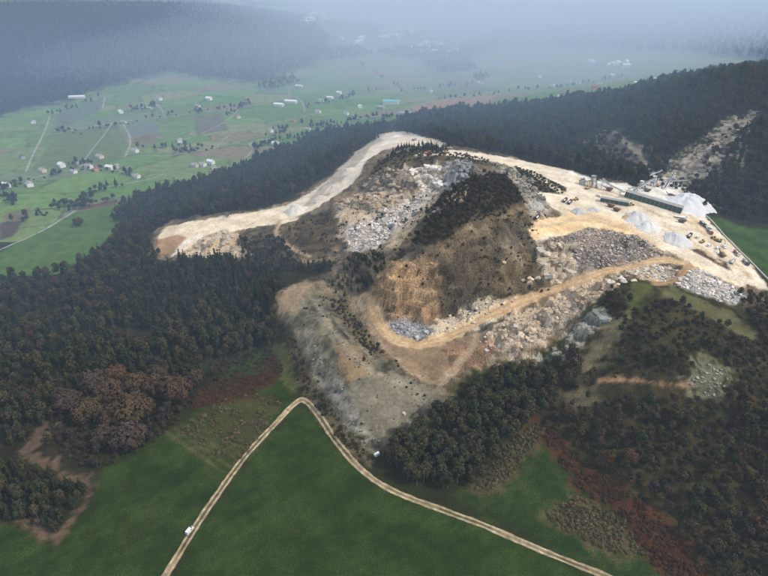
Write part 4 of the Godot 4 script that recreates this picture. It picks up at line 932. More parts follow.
	wood("terrace_brush", "between the left terrace and the bowl", 4.4, {"bare_tree": 0.4, "shrub": 0.45, "pine_tree": 0.15}, 0.6, 0.95, [-141.1, 487.1, -149.3, 507.4, -124, 513.5, -98.8, 496.2, -78.6, 459.4, -43.4, 443.9, -44.1, 430.4, -75.2, 435.3, -122.8, 468.3])
	wood("slope_brush", "over the brown quarry slopes", 6, {"shrub": 0.92, "bare_tree": 0.08}, 0.45, 0.3, [-99.4, 507, -80.3, 544.1, -38.8, 525.8, -35.6, 484.7, -58.5, 467.5, -82.2, 473.4])
	wood("front_brush", "over the front of the quarry hill", 2.9, {"shrub": 0.3, "tussock": 0.7}, 0.42, 0.35, [43.9, 380.7, 75.8, 398.1, 125.7, 449.8, 134.5, 416, 133.9, 385.7, 91.2, 369.4, 48, 358])
	wood("gap_brush", "between the spoil heap and the pit track", 3.6, {"shrub": 0.93, "bare_tree": 0.07}, 0.5, 0.95, [-59.5, 394.5, -32.6, 395.3, -13.9, 354.5, 0, 323.8, -8.5, 315.7, -27.2, 345.7, -44.6, 390.3])
	wood("foot_brush", "along the left foot of the spoil heap", 3.2, {"shrub": 0.95, "bare_tree": 0.05}, 0.5, 0.95, [-82.4, 367.4, -71.8, 357, -50.8, 304.3, -25.3, 264.8, -7.4, 241.8, -10.9, 237.3, -31.6, 261.6, -57.5, 299.1])
	wood("bracken_bed", "beside the green strip under the right-hand hillside", 1.6, {"bracken": 1.0}, 0.72, 0.5, [98, 271.6, 106.8, 267.4, 117.4, 243.2, 138.2, 216.9, 156.3, 187.8, 160.6, 160.4, 136.6, 166.1, 134.4, 178.7, 127.8, 203, 113.1, 218.2, 107.2, 238.8])
	wood("bracken_bed", "below the left wood by the grass lane", 1.6, {"bracken": 1.0}, 0.72, 0.5, [-135.4, 284.6, -129.3, 311, -107.6, 326.6, -83.4, 345.5, -74.1, 324, -93.2, 301, -112.2, 292.4])
	wood("tussock_patch", "under the right-hand hillside", 2, {"tussock": 1.0}, 1, 0.7, [88.7, 201.4, 112.1, 214.7, 131.3, 197.9, 134.9, 176.4, 116.5, 178.9, 94.7, 193.1])
	wood("tussock_patch", "beside the dense stand of trees", 2, {"tussock": 1.0}, 1, 0.7, [52.5, 217.9, 72, 246.6, 95.2, 267.8, 104, 263.7, 89.1, 244.8, 67.2, 219.6])
	wood("tussock_patch", "at the left of the track bend", 2.4, {"tussock": 1.0}, 1, 0.35, [-134.8, 263.8, -117.1, 292.4, -86.7, 303.5, -69.5, 293.5, -88.7, 237.5, -108.7, 244.4, -122.5, 253.4])
	wood("heap_scrub", "on the spoil heap", 3, {"shrub": 0.25, "tussock": 0.75}, 0.4, 0.1, [-87.8, 384.5, -53, 393.2, -29, 351.5, -8.7, 326.4, 40.2, 298.6, 10.1, 254.3, -4.9, 242.5, -50.6, 301.5])
	wood("oak_brush", "among the oaks under the left wood", 3.6, {"shrub": 0.85, "bare_tree": 0.15}, 0.7, 0.95, [-219.2, 256.9, -220.1, 286.6, -206.3, 313.9, -171.6, 318.4, -137.2, 325.8, -132.9, 311, -140.8, 270.2, -147.5, 252.6, -160.7, 238.6, -176.1, 232.4])
	wood("bracken_brush", "among the bracken under the left wood", 4.6, {"shrub": 0.9, "bare_tree": 0.1}, 0.6, 0.95, [-147.5, 252.6, -139.1, 307.7, -134.7, 333, -92.7, 361.1, -84.5, 341.8, -107, 324.1, -127.1, 303.2, -135.7, 274.9])
	wood("yard_brush", "on the dark bank inside the yard", 3.6, {"shrub": 1.0}, 0.5, 0.95, [144.7, 601, 165.6, 576.3, 184.5, 535.9, 176.4, 521.5, 153.4, 518.5, 141, 517.3])
	wood("cut_thicket", "over the old stony cut", 5, {"shrub": 0.6, "bare_tree": 0.4}, 0.7, 0.35, [259.7, 726, 331.3, 827, 302.3, 604, 335.9, 580.8, 380.8, 652, 500.5, 773, 495.3, 730, 441.9, 685, 387.2, 625, 333.7, 545.5, 273.5, 567.5])
	wood("cut_wood", "below the old stony cut", 6, {"eucalyptus_tree": 0.5, "bare_tree": 0.5}, 0.7, 0.95, [338.1, 585.7, 311.3, 506.3, 337.4, 531.7, 352.2, 577.7, 380.4, 614, 349.4, 586.2])
	wood("mountain_wood", "on the hazy mountain across the valley", 11, {"pine_tree": 0.5, "bare_tree": 0.5}, 1.05, 0.95, [-1022, 968, -785, 1156, -767, 1235, -707, 1312, -698, 1398, -566.4, 1555, -476.7, 1515, -311.5, 1485, -260.7, 1630, -214.5, 1711, -189.5, 1918, -188.1, 2100, -251.6, 2326, -348.3, 2551, -580.7, 2497, -1292, 2088, -1823, 1937])
	wood("far_wood", "beyond the valley at top right", 19, {"pine_tree": 0.6, "bare_tree": 0.4}, 1.6, 0.95, [142.3, 1820, 290.7, 2056, 529.5, 2336, 765, 2117, 926, 1868, 914, 1442, 991, 1235, 2200, 2870, 1034, 3643, 719, 3242, 405.4, 2547])
	wood("copse", "between the far meadows", 12, {"pine_tree": 0.5, "bare_tree": 0.5}, 1.2, 0.95, [-63.5, 1992, 134.2, 2237, 306.5, 2179, 186.5, 1972, 54, 2006])
	wood("copse", "between the far meadows", 12, {"pine_tree": 0.5, "bare_tree": 0.5}, 1.2, 0.95, [127.2, 1929, 289.3, 2018, 287.1, 1794, 176, 1749])
	wood("copse", "between the far meadows", 12, {"pine_tree": 0.5, "bare_tree": 0.5}, 1.2, 0.95, [-265, 1887, -82.7, 2064, -39.9, 1980, -163.7, 1795])
	wood("copse", "between the far meadows", 12, {"pine_tree": 0.5, "bare_tree": 0.5}, 1.2, 0.95, [-311.9, 1434, -263.2, 1572, -218.7, 1516, -271.4, 1399])
	wood("copse", "between the far meadows", 12, {"pine_tree": 0.5, "bare_tree": 0.5}, 1.2, 0.95, [252.9, 1678, 305.4, 1755, 310.2, 1678, 258.6, 1602])
	hedge_row(57, [-528.7, 727, -510.6, 756, -493.8, 778, -471.1, 806, -416.5, 818, -368, 791])
	hedge_row(35, [-387.3, 648, -394, 718, -364.6, 746])
	hedge_row(19, [-354.3, 914, -314.2, 914])
	hedge_row(26, [-241.4, 762, -218.4, 818, -204.2, 868])
	hedge_row(57, [-216.2, 919, -191.5, 970, -151.1, 997, -100.1, 1035])
	hedge_row(22, [-418.7, 673, -391, 669, -349.4, 693])
	hedge_row(17, [-506.4, 708, -482.6, 672, -480, 690])
	hedge_row(26, [-162.7, 1085, -103.2, 1070, -47.3, 1109])
	hedge_row(6, [-413.7, 1255, -371.1, 1150])
	hedge_row(19, [-318.7, 1153, -313.9, 1241, -308.3, 1297])
	hedge_row(6, [-610, 1051, -556, 1016])
	hedge_row(22, [-537.6, 1200, -495.5, 1262])
	hedge_row(19, [-209.2, 1073, -184.1, 1035, -206.8, 1006])
	hedge_row(30, [-76.2, 1098, -11.9, 1120, 39.6, 1063])
	hedge_row(17, [-495.2, 824, -482.3, 845, -445.2, 831])
	hedge_row(30, [-502, 1100, -449.2, 1158, -379.4, 1202, -296.2, 1260])
	hedge_row(19, [-687, 1162, -680, 1197, -655, 1334])
	hedge_row(26, [-184, 1246, -102.2, 1331, -22.6, 1453])
	hedge_row(30, [39.6, 1429, 144.4, 1493, 258.2, 1563])
	hedge_row(35, [281, 1398, 421.7, 1387, 627, 1552])
	hedge_row(17, [-598.9, 1029, -515, 1084])
	hedge_row(19, [-411.5, 924, -348.4, 938, -276.5, 924])
	hedge_row(17, [-438.2, 616, -413.4, 662])
	hedge_row(17, [128.7, 1317, 274.1, 1361])
	hedge_row(15, [-74.3, 1829, 41.1, 1487])

func lone_trees() -> void:
	lone_tree("oak_tree", -157.9, 251.7, 1.456, "rounded rust-brown oak standing forward at the meadow edge")
	lone_tree("oak_tree", -175.1, 255.2, 1.105, "small rusty oak just left of the one at the meadow edge")
	lone_tree("oak_tree", -164.3, 271.3, 1.755, "wide grey-brown oak in the middle of the oak clump")
	lone_tree("oak_tree", -195.7, 275, 1.3, "tall russet oak on the left side of the oak clump")
	lone_tree("oak_tree", -143.5, 294.8, 1.456, "ochre-brown oak at the right end of the oak clump")
	lone_tree("oak_tree", -158.9, 299, 1.235, "russet oak behind the ochre-brown one")
	lone_tree("oak_tree", -187.7, 290.7, 1.365, "grey-brown oak near the top of the oak clump")
	lone_tree("oak_tree", -174.9, 302.1, 1.235, "dull olive oak between russet crowns")
	lone_tree("oak_tree", -206, 305.2, 1.235, "russet oak at the upper left of the oak clump")
	lone_tree("oak_tree", -192.3, 311.7, 1.17, "brown oak at the back of the oak clump")
	lone_tree("oak_tree", -213.7, 284.6, 1.17, "dark brown oak furthest left in the oak clump")
	lone_tree("oak_tree", -163.5, 316.2, 1.04, "brown oak behind the clump under the rounded trees")
	lone_tree("oak_tree", -174, 267.6, 1.235, "mauve-brown bare-looking oak low in the clump")
	lone_tree("oak_tree", -136.5, 311, 0.975, "small ochre oak by the bracken")
	lone_tree("oak_tree", -360.3, 603, 0.8, "single dark round tree in the big green field")
	lone_tree("eucalyptus_tree", -139.4, 911, 1.1, "tall tree at the left end of the clump beside the ridge wood")
	lone_tree("eucalyptus_tree", -127.9, 913, 1.2, "tallest tree of the clump beside the ridge wood")
	lone_tree("eucalyptus_tree", -114.6, 929, 1.15, "tree at the right end of the clump beside the ridge wood")
	lone_tree("oak_tree", 129.8, 234.7, 0.55, "round mauve-grey tree over the red bracken")
	lone_tree("eucalyptus_tree", 122.1, 253.8, 0.9, "bright green tree above the red bracken")
	lone_tree("oak_tree", 146.3, 235.1, 0.7, "wide olive tree over the red bracken")

# ------------------------------------------------------------------ stone
var boulders := []

func boulder_mesh(seed_: int) -> ArrayMesh:
	var f := FastNoiseLite.new(); f.seed = seed_; f.frequency = 0.9
	var s := SphereMesh.new(); s.radius = 0.5; s.height = 1.0; s.radial_segments = 8; s.rings = 5
	var a := s.get_mesh_arrays()
	var v: PackedVector3Array = a[Mesh.ARRAY_VERTEX]
	var st := SurfaceTool.new(); st.begin(Mesh.PRIMITIVE_TRIANGLES); st.set_smooth_group(-1)
	for i in v.size():
		var p := v[i]
		p = p * pow(0.5 / maxf(0.2, maxf(absf(p.x), maxf(absf(p.y), absf(p.z)))), 0.65)
		p = p * (1.0 + 0.6 * f.get_noise_3d(p.x * 2.5, p.y * 2.5, p.z * 2.5))
		v[i] = Vector3(p.x * 1.25, clampf(p.y * 0.9, -0.4, 0.36), p.z)
	for i in a[Mesh.ARRAY_INDEX]:
		st.set_color(Color.WHITE); st.add_vertex(v[i])
	st.generate_normals()
	return st.commit()

func rubble(called: String, label: String, space: float, lo: float, hi: float, tone: Color, flat: Array) -> void:
	if boulders.is_empty():
		for i in 4: boulders.append(boulder_mesh(60 + i))
	var poly := polygon(flat)
	var r := box_of(poly)
	var lists := [[], [], [], []]
	var d := r.position.y
	while d < r.end.y:
		var x := r.position.x
		while x < r.end.x:
			var p := Vector2(x + rng.randf_range(-0.7, 0.7) * space, d + rng.randf_range(-0.7, 0.7) * space)
			if Geometry2D.is_point_in_polygon(p, poly) and rng.randf() < 0.85:
				lists[rng.randi() % 4].append(p)
			x += space
		d += space
	for n in 4:
		var mm := MultiMesh.new(); mm.transform_format = MultiMesh.TRANSFORM_3D; mm.use_colors = true; mm.mesh = boulders[n]; mm.instance_count = lists[n].size()
		if mm.instance_count == 0: continue
		for i in mm.instance_count:
			var p: Vector2 = lists[n][i]
			var s := lo + (hi - lo) * pow(rng.randf(), 2.2)
			var b := Basis.from_euler(Vector3(rng.randf_range(-0.5, 0.5), rng.randf() * TAU, rng.randf_range(-0.5, 0.5))).scaled(Vector3(s, s * rng.randf_range(0.7, 1.1), s) * 1.5)
			mm.set_instance_transform(i, Transform3D(b, on_ground(p.x, p.y, s * (0.25 if hi < 3.0 else -0.12))))
			var l := rng.randf_range(0.6, 1.3)
			var warm := rng.randf_range(0.92, 1.1)
			mm.set_instance_color(i, Color(tone.r * l * warm, tone.g * l, tone.b * l / warm))
		var o := MultiMeshInstance3D.new(); o.name = numbered(called); o.multimesh = mm; o.material_override = mats["stone"]
		tag(o, label, "rubble" if hi < 3.0 else "rock", "", "stuff")
		add_child(o, true)

func lone_boulder(x: float, d: float, s: float, label: String) -> void:
	var o := MeshInstance3D.new(); o.name = numbered("boulder"); o.mesh = boulders[rng.randi() % 4]; o.set_surface_override_material(0, mats["boulder_stone"])
	o.position = on_ground(x, d, s * 0.3); o.rotation_degrees = Vector3(rng.randf_range(-15, 15), rng.randf() * 360, 0); o.scale = Vector3(s, s * 0.9, s) * 1.3
	tag(o, label, "boulder"); add_child(o, true)

func heap(called: String, x: float, d: float, r: float, h: float, tone: Color, label: String) -> void:
	var f := FastNoiseLite.new(); f.seed = int(x * 3.0 + d); f.frequency = 0.16
	var v := PackedVector3Array()
	var c := PackedColorArray()
	var idx := PackedInt32Array()
	var sides := 40
	var rings := 16
	var foot := ground_y(x, d)
	for a in sides: foot = minf(foot, ground_y(x + cos(TAU * a / sides) * r, d + sin(TAU * a / sides) * r))
	var base := ground_y(x, d)
	for j in rings + 1:
		var t := float(j) / rings
		for i in sides:
			var ang := TAU * i / sides
			var lob := 1.0 + 0.42 * f.get_noise_2d(cos(ang) * 7.0, sin(ang) * 7.0 + 50.0)
			var rr := r * t * lob
			var px_ := x + cos(ang) * rr
			var pd_ := d + sin(ang) * rr
			var prof := (1.0 - t) * 0.86 + 0.14 * (1.0 - t) * (1.0 - t) - 0.10 * exp(-t * t * 60.0)
			var y := maxf(minf(prof * h * (1.0 + 0.45 * f.get_noise_2d(px_ * 0.9, pd_ * 0.9)), h * 0.78) + h * 0.07 * f.get_noise_2d(px_ * 3.0, pd_ * 3.0) * (1.0 - t), 0.0)
			var g := lerpf(base, ground_y(px_, pd_), t)
			v.append(Vector3(px_ - x, g + y - foot - (0.5 if j == rings else 0.0), -(pd_ - d)))
			var k := 1.0 + 0.22 * f.get_noise_2d(ang * 6.0, t * 3.0) + 0.12 * f.get_noise_2d(px_ * 6.0, pd_ * 6.0)
			c.append(Color(tone.r * k, tone.g * k, tone.b * k) * 1.15)
	for j in rings:
		for i in sides:
			var a := j * sides + i
			var b := j * sides + (i + 1) % sides
			idx.append_array([a, a + sides, b + sides, a, b + sides, b])
	var arrays := []; arrays.resize(Mesh.ARRAY_MAX)
	arrays[Mesh.ARRAY_VERTEX] = v; arrays[Mesh.ARRAY_COLOR] = c; arrays[Mesh.ARRAY_INDEX] = idx
	var st := SurfaceTool.new(); st.create_from_arrays(arrays); st.generate_normals()
	var o := MeshInstance3D.new(); o.name = numbered(called); o.mesh = st.commit(); o.set_surface_override_material(0, mats["heap_stone"])
	o.position = Vector3(x, foot, -d)
	tag(o, label, called.replace("_", " ")); add_child(o, true)

func stones() -> void:
	var hs: StandardMaterial3D = mats["stone"].duplicate(); hs.albedo_texture = mats_tex.dust; hs.uv1_scale = Vector3.ONE * 0.12; hs.heightmap_enabled = true; hs.heightmap_texture = mats_tex.bump; hs.heightmap_scale = 25.0
	mats["heap_stone"] = hs
	var bs: StandardMaterial3D = mats["stone"].duplicate(); bs.albedo_color = Color(0.62, 0.60, 0.56).linear_to_srgb()
	mats["boulder_stone"] = bs
	rubble("rubble", "grey-brown rubble covering the slope below the yard", 1.9, 0.45, 1.5, Color(0.5, 0.44, 0.385), [136.8, 424.8, 182.5, 451.1, 223.4, 440.7, 237.2, 414.4, 220.6, 409.4, 177.1, 401.4, 158.7, 398.4, 159.4, 424.1, 145.6, 425.1])
	rubble("pale_rubble", "pale rubble under the right end of the yard road", 2, 0.5, 1.8, Color(0.8, 0.76, 0.72), [245.6, 392.6, 265, 388.4, 280.3, 368.9, 266.9, 357.9, 241.8, 364, 224.7, 372.3])
	rubble("pale_rubble", "pale rubble beside the bend of the haul road", 2.1, 0.5, 1.6, Color(0.8, 0.73, 0.64), [193.7, 396.6, 221.4, 400.8, 235, 389.7, 222.5, 374.7, 201.6, 380.9])
	rubble("white_rubble", "white rock waste spilling down the bowl", 2.6, 0.6, 1.9, Color(0.78, 0.73, 0.68), [-35.9, 472.9, -33.4, 498.9, 11.3, 535.7, 50.7, 580.5, 23.2, 495.6, -3.6, 451.2, -22.2, 461.8])
	rubble("blue_grey_rubble", "blue-grey rock heaped at the foot of the tan cliff", 1.7, 0.5, 1.4, Color(0.42, 0.43, 0.45), [1.6, 358.3, 20.1, 358.3, 38, 346.6, 27, 340.1, 12.2, 348])
	rubble("broken_rock", "broken orange and white rock below the haul road", 3.2, 0.5, 1.7, Color(0.6, 0.5, 0.38), [69.9, 336.2, 106, 363.3, 148.2, 380.1, 192.2, 392.6, 171.1, 368.6, 141, 352.7, 114.2, 329.9, 87, 318.7])
	rubble("broken_rock", "bright broken rock above the haul road", 3, 0.5, 1.6, Color(0.8, 0.72, 0.58), [34.8, 343.7, 45, 359.5, 68, 370.3, 108.1, 376.4, 91, 368, 62.5, 354.4])
	rubble("rock_outcrop", "white broken rock face in the quarry rim", 2.6, 1.8, 5, Color(0.88, 0.82, 0.72), [24.2, 593.2, 48.8, 600, 64, 595.8, 60.9, 574.7, 37.3, 579.6])
	rubble("rock_outcrop", "warm brown rock face left of the white face in the rim", 4.8, 1.9, 4.3, Color(0.42, 0.33, 0.23), [-22.3, 590.7, -11.2, 601, 17.6, 592, 31, 596.6, 39.7, 583.3, 17.3, 568.4, -10.9, 576.4])
	rubble("rock_outcrop", "grey rock face right of the white face in the rim", 4.8, 1.9, 4.6, Color(0.3, 0.3, 0.31), [63, 598, 101.5, 597.4, 75.8, 466.2, 64, 561.2])
	rubble("rock_outcrop", "tan rock bench between ramp and bowl", 4.8, 1.9, 4, Color(0.46, 0.37, 0.27), [-55.5, 555.3, -23.9, 570.7, 15.1, 568.1, 16.1, 521.9, -34.8, 529.3])
	rubble("rock_outcrop", "grey rock flank left of the hilltop wood", 5.2, 1.9, 4, Color(0.36, 0.33, 0.28), [63.3, 554.1, 100.5, 574.2, 113.2, 548.5, 63.5, 435.7, 37.3, 434.6])
	rubble("rock_outcrop", "pale broken rock under the left end of the yard", 4.6, 1.9, 5, Color(0.6, 0.52, 0.4), [129, 419.8, 145.6, 425.1, 159.4, 424.1, 157.5, 396.7, 136.7, 391.9, 128.5, 403])
	rubble("rock_outcrop", "grey rock right of the hilltop wood", 5.2, 1.9, 4, Color(0.31, 0.29, 0.26), [125, 579.8, 155.6, 553.2, 152.6, 481.1, 128.1, 451.9, 122.3, 496.7])
	rubble("rock_outcrop", "grey ledges on the slope under the haul road", 5.2, 1.9, 4, Color(0.36, 0.34, 0.3), [116.1, 321, 133.5, 333.1, 160.9, 349.4, 165.5, 335.5, 148.7, 328.8, 135.4, 317.8])
	rubble("rock_outcrop", "orange and white ledges under the haul road", 5.8, 1.9, 3.6, Color(0.58, 0.46, 0.33), [84.6, 326.8, 111.9, 354.1, 149.4, 370.8, 171.1, 368.6, 140.5, 350.7, 111.2, 329.3])
	rubble("rock_outcrop", "white ledges at the crest under the haul road", 4.3, 1.9, 3.3, Color(0.78, 0.72, 0.64), [167.7, 380.6, 192.2, 392.6, 199.9, 376.8, 180.7, 370.8])
	rubble("rock_outcrop", "small pale outcrop on the front of the quarry hill", 4.2, 1.9, 3, Color(0.72, 0.58, 0.42), [93.1, 391.7, 104.9, 397.9, 106.4, 394.8, 95.6, 388.9])
	rubble("rock_outcrop", "pale outcrop low on the front of the quarry hill", 4.2, 1.9, 3, Color(0.7, 0.6, 0.46), [111.3, 389.6, 123, 399.5, 125.7, 394.3, 114.2, 385.3])
	rubble("rock_outcrop", "tan ledges along the top of the tan cliff", 5.2, 1.9, 3.3, Color(0.44, 0.31, 0.19), [-6.5, 394.4, 11.1, 389, 31.5, 390.1, 43.9, 383.2, 31.4, 384.5, 11, 381.9])
	rubble("rock_outcrop", "pale rock under the left terrace", 4.8, 1.9, 3.6, Color(0.55, 0.47, 0.35), [-200, 485.3, -183.6, 506.9, -167.2, 524, -150.4, 512.7, -153.1, 497.2, -130.4, 482.9, -154.5, 477.2])
	rubble("rock_outcrop", "weathered rock in the old stony cut on the hill", 8.4, 1.9, 4.6, Color(0.3, 0.27, 0.23), [343.3, 598.2, 339, 615, 371.9, 642, 412.3, 689, 484.7, 752, 477.2, 729, 411.4, 658, 374.6, 616])
	rubble("rubble", "grey stones in the clearing on the right-hand hillside", 2.6, 0.35, 1.3, Color(0.34, 0.33, 0.3), [198, 278.9, 212.9, 294.1, 227.3, 286.5, 213.7, 269.8, 201.4, 270.3])
	rubble("scree_stones", "grey stones on the pale side of the spoil heap", 3.2, 0.3, 0.8, Color(0.3, 0.295, 0.28), [-63.6, 343.3, -55.5, 342.2, -39.5, 310.8, -21.3, 281.3, -1.3, 252.3, -7.4, 246.4, -30.3, 273, -46.3, 302.5])
	lone_boulder(-31.1, 492.7, 3.2, "large white boulder at the top left of the bowl waste")
	lone_boulder(-22.8, 478.9, 2.6, "white boulder low in the bowl waste")
	lone_boulder(-5.7, 483.9, 2.8, "grey-white boulder on the right of the bowl waste")
	lone_boulder(24.9, 343.3, 2.3, "blue-white boulder in front of the blue-grey rock")
	lone_boulder(31.9, 346.5, 2, "white boulder at the right tip of the blue-grey rock")
	lone_boulder(85.2, 331.1, 2.6, "pale block beside the pit, under the haul road")
	lone_boulder(74.3, 325.6, 2.2, "rusty block lowest in the pit")
	lone_boulder(98.8, 345.7, 2.4, "whitish block halfway up the pit side")
	lone_boulder(13.1, 273.4, 1.5, "lone white stone on the fan of the spoil heap")
	lone_boulder(269.6, 520.4, 1.6, "single stone at the foot of the white sand")
	heap("gravel_heap", -95.7, 563, 13, 9, Color(0.5, 0.47, 0.42), "large smooth grey heap where the ramp meets the left terrace")
	heap("gravel_heap", -57.6, 609, 13, 7, Color(0.46, 0.41, 0.35), "brownish heap tipped along the left side of the ramp")
	heap("gravel_heap", -42.1, 646, 11, 6, Color(0.5, 0.44, 0.37), "upper pale brown heap on the left side of the ramp")
	heap("gravel_heap", -71.8, 587.8, 10, 5, Color(0.43, 0.39, 0.34), "low brownish heap near the foot of the ramp")
	heap("sand_heap", 306.1, 521.9, 24, 11, Color(0.52, 0.53, 0.55), "huge white sand heap at the end of the conveyors")
	heap("gravel_heap", 232.9, 472.8, 13, 8, Color(0.46, 0.46, 0.46), "big grey gravel heap in front of the long green shed")
	heap("gravel_heap", 236.7, 456.9, 12, 7, Color(0.52, 0.52, 0.52), "pale grey gravel heap sliding towards the yard road")
	heap("gravel_heap", 252.5, 435.1, 12, 8, Color(0.5, 0.5, 0.51), "grey gravel heap beside the parked trucks")
	heap("gravel_heap", 181.2, 482.9, 7, 4, Color(0.36, 0.36, 0.37), "small dark grey gravel heap by the dumpers")
	heap("gravel_heap", 198.6, 489.9, 6, 3.2, Color(0.38, 0.38, 0.4), "low grey gravel heap to the right of the dumpers")
	heap("gravel_heap", 142.2, 482.4, 9, 6, Color(0.33, 0.32, 0.3), "dark grey heap against the rock above the yard")
	heap("gravel_heap", 204.4, 589.2, 8, 4, Color(0.6, 0.54, 0.48), "low pale heap beside the upper yard road")
	heap("gravel_heap", 54.4, 696, 8, 4.5, Color(0.42, 0.44, 0.48), "bluish heap on the top terrace")
	heap("gravel_heap", 18.7, 863, 9, 4, Color(0.6, 0.57, 0.53), "pale heap at the head of the ramp")
	heap("gravel_heap", 224.2, 474.3, 5, 3.4, Color(0.42, 0.3, 0.15), "brown earth heap beside the grey gravel heaps")

# ------------------------------------------------------------------ solid shapes
func box(x: float, y: float, z: float) -> BoxMesh:
	var key := "box %.2f %.2f %.2f" % [x, y, z]
	if not mats_tex.has(key):
		var b := BoxMesh.new(); b.size = Vector3(x, y, z); mats_tex[key] = b
	return mats_tex[key]

func drum(r: float, w: float) -> CylinderMesh:
	var key := "drum %.2f %.2f" % [r, w]
	if not mats_tex.has(key):
		var c := CylinderMesh.new(); c.top_radius = r; c.bottom_radius = r; c.height = w; c.radial_segments = 14; c.rings = 1; mats_tex[key] = c
	return mats_tex[key]

# an outline in y and z, given as z, y pairs, pulled out along x
func slab(flat: Array, w: float, w_top := -1.0) -> ArrayMesh:
	var p := polygon(flat)
	if Geometry2D.is_polygon_clockwise(p): p.reverse()
	var top := 0.0
	for q in p: top = maxf(top, q.y)
	var at := func(q: Vector2, s: float) -> Vector3: return Vector3(s * 0.5 * (w if w_top < 0.0 else lerpf(w, w_top, clampf(q.y / top, 0, 1))), q.y, q.x)
	var st := SurfaceTool.new(); st.begin(Mesh.PRIMITIVE_TRIANGLES); st.set_smooth_group(-1)
	var tri := Geometry2D.triangulate_polygon(p)
	for i in range(0, tri.size(), 3):
		for s in [1.0, -1.0]:
			var order := [tri[i], tri[i + 1], tri[i + 2]]
			if s < 0.0: order.reverse()
			for o in order: st.add_vertex(at.call(p[o], s))
	for i in p.size():
		var a := p[i]
		var b := p[(i + 1) % p.size()]
		for e in [at.call(a, 1.0), at.call(a, -1.0), at.call(b, -1.0), at.call(a, 1.0), at.call(b, -1.0), at.call(b, 1.0)]: st.add_vertex(e)
	st.generate_normals()
	return st.commit()

func sit(o: Node3D, x: float, d: float, yaw: float) -> void:
	var up := slope(x, d, 2.5)
	var fwd := Vector3(-sin(deg_to_rad(yaw)), 0, -cos(deg_to_rad(yaw)))
	var right := fwd.cross(up).normalized()
	o.basis = Basis(right, up, -up.cross(right).normalized())

# ------------------------------------------------------------------ buildings
func house(called: String, x: float, d: float, yaw: float, w: float, l: float, h: float, wall: String, roof: String, label: String, group: String) -> void:
	var low := 1e9
	for i in 4:
		var c := Vector2(w * (0.5 if i % 2 else -0.5), l * (0.5 if i > 1 else -0.5)).rotated(deg_to_rad(-yaw))
		low = minf(low, ground_y(x + c.x, d - c.y))
	var o := thing(called, Vector3(x, low, -d), yaw, label, "barn" if called == "barn" else "hut" if called == "site_hut" else "house", group)
	var rise := w * (0.16 if called == "barn" else 0.26)
	var key := "house %.1f %.1f %.1f" % [w, l, h]
	if not mats_tex.has(key):
		var gable := [-w * 0.5, -1.5, w * 0.5, -1.5, w * 0.5, h, 0.0, h + rise, -w * 0.5, h]
		var st := SurfaceTool.new(); st.begin(Mesh.PRIMITIVE_TRIANGLES)
		for s in [1.0, -1.0]:
			var tilt := atan2(rise, w * 0.5)
			var along: float = (w * 0.5 + 0.5) / cos(tilt)
			var bm := BoxMesh.new(); bm.size = Vector3(along, 0.22, l + 0.8)
			st.append_from(bm, 0, Transform3D(Basis(Vector3.BACK, -s * tilt), Vector3(s * along * 0.5 * cos(tilt), h + rise + 0.12 - along * 0.5 * sin(tilt), 0)))
		mats_tex[key] = [slab(gable, l), st.commit()]
	part(o, "wall", mats_tex[key][0], mats["wall_" + wall], Vector3.ZERO, Vector3(0, 90, 0))
	var rf := part(o, "roof", mats_tex[key][1], mats["roof_" + roof])
	if called == "house":
		part(rf, "chimney", box(0.8, 1.6, 0.8), mats["wall_" + wall], Vector3(w * 0.15, h + rise + 0.2, l * 0.28))
		part(o, "door", box(0.1, 2.1, 1.1), mats["door"], Vector3(w * 0.5 + 0.03, 1.05, 0))
	else:
		part(o, "door", box(w * 0.4, h * 0.8, 0.1), mats["paint_grey"], Vector3(0, h * 0.4, l * 0.5 + 0.03))
	var n := int(l / 4.0)
	for side in [1.0, -1.0]:
		for i in n:
			var z := (i + 0.5) / n * l - l * 0.5
			if side > 0 and absf(z) < 1.2 and called == "house": continue
			for storey in (2 if h > 5.5 and called == "house" else 1):
				part(o, "window", box(0.08, 1.2, 1.1), mats["pane"], Vector3(side * (w * 0.5 + 0.03), (1.6 if h < 5.5 else 1.5) + storey * 2.7, z))

var far_proto: Node3D

func far_village(where: String, flat: Array) -> void:
	for p in polygon(flat):
		var o: Node3D
		if far_proto == null:
			house("far_house", p.x, p.y, 30.0, 11.0, 16.0, 6.0, "white", "pale", "", "")
			o = get_node("far_house"); far_proto = o
		else:
			o = far_proto.duplicate(); o.name = numbered("far_house"); add_child(o, true)
		o.position = on_ground(p.x, p.y, 0.3); o.rotation_degrees.y = rng.randf() * 180.0; o.scale = Vector3.ONE * rng.randf_range(0.85, 1.4)
		tag(o, "pale hazy house %s" % where, "house", "houses of the distant villages")

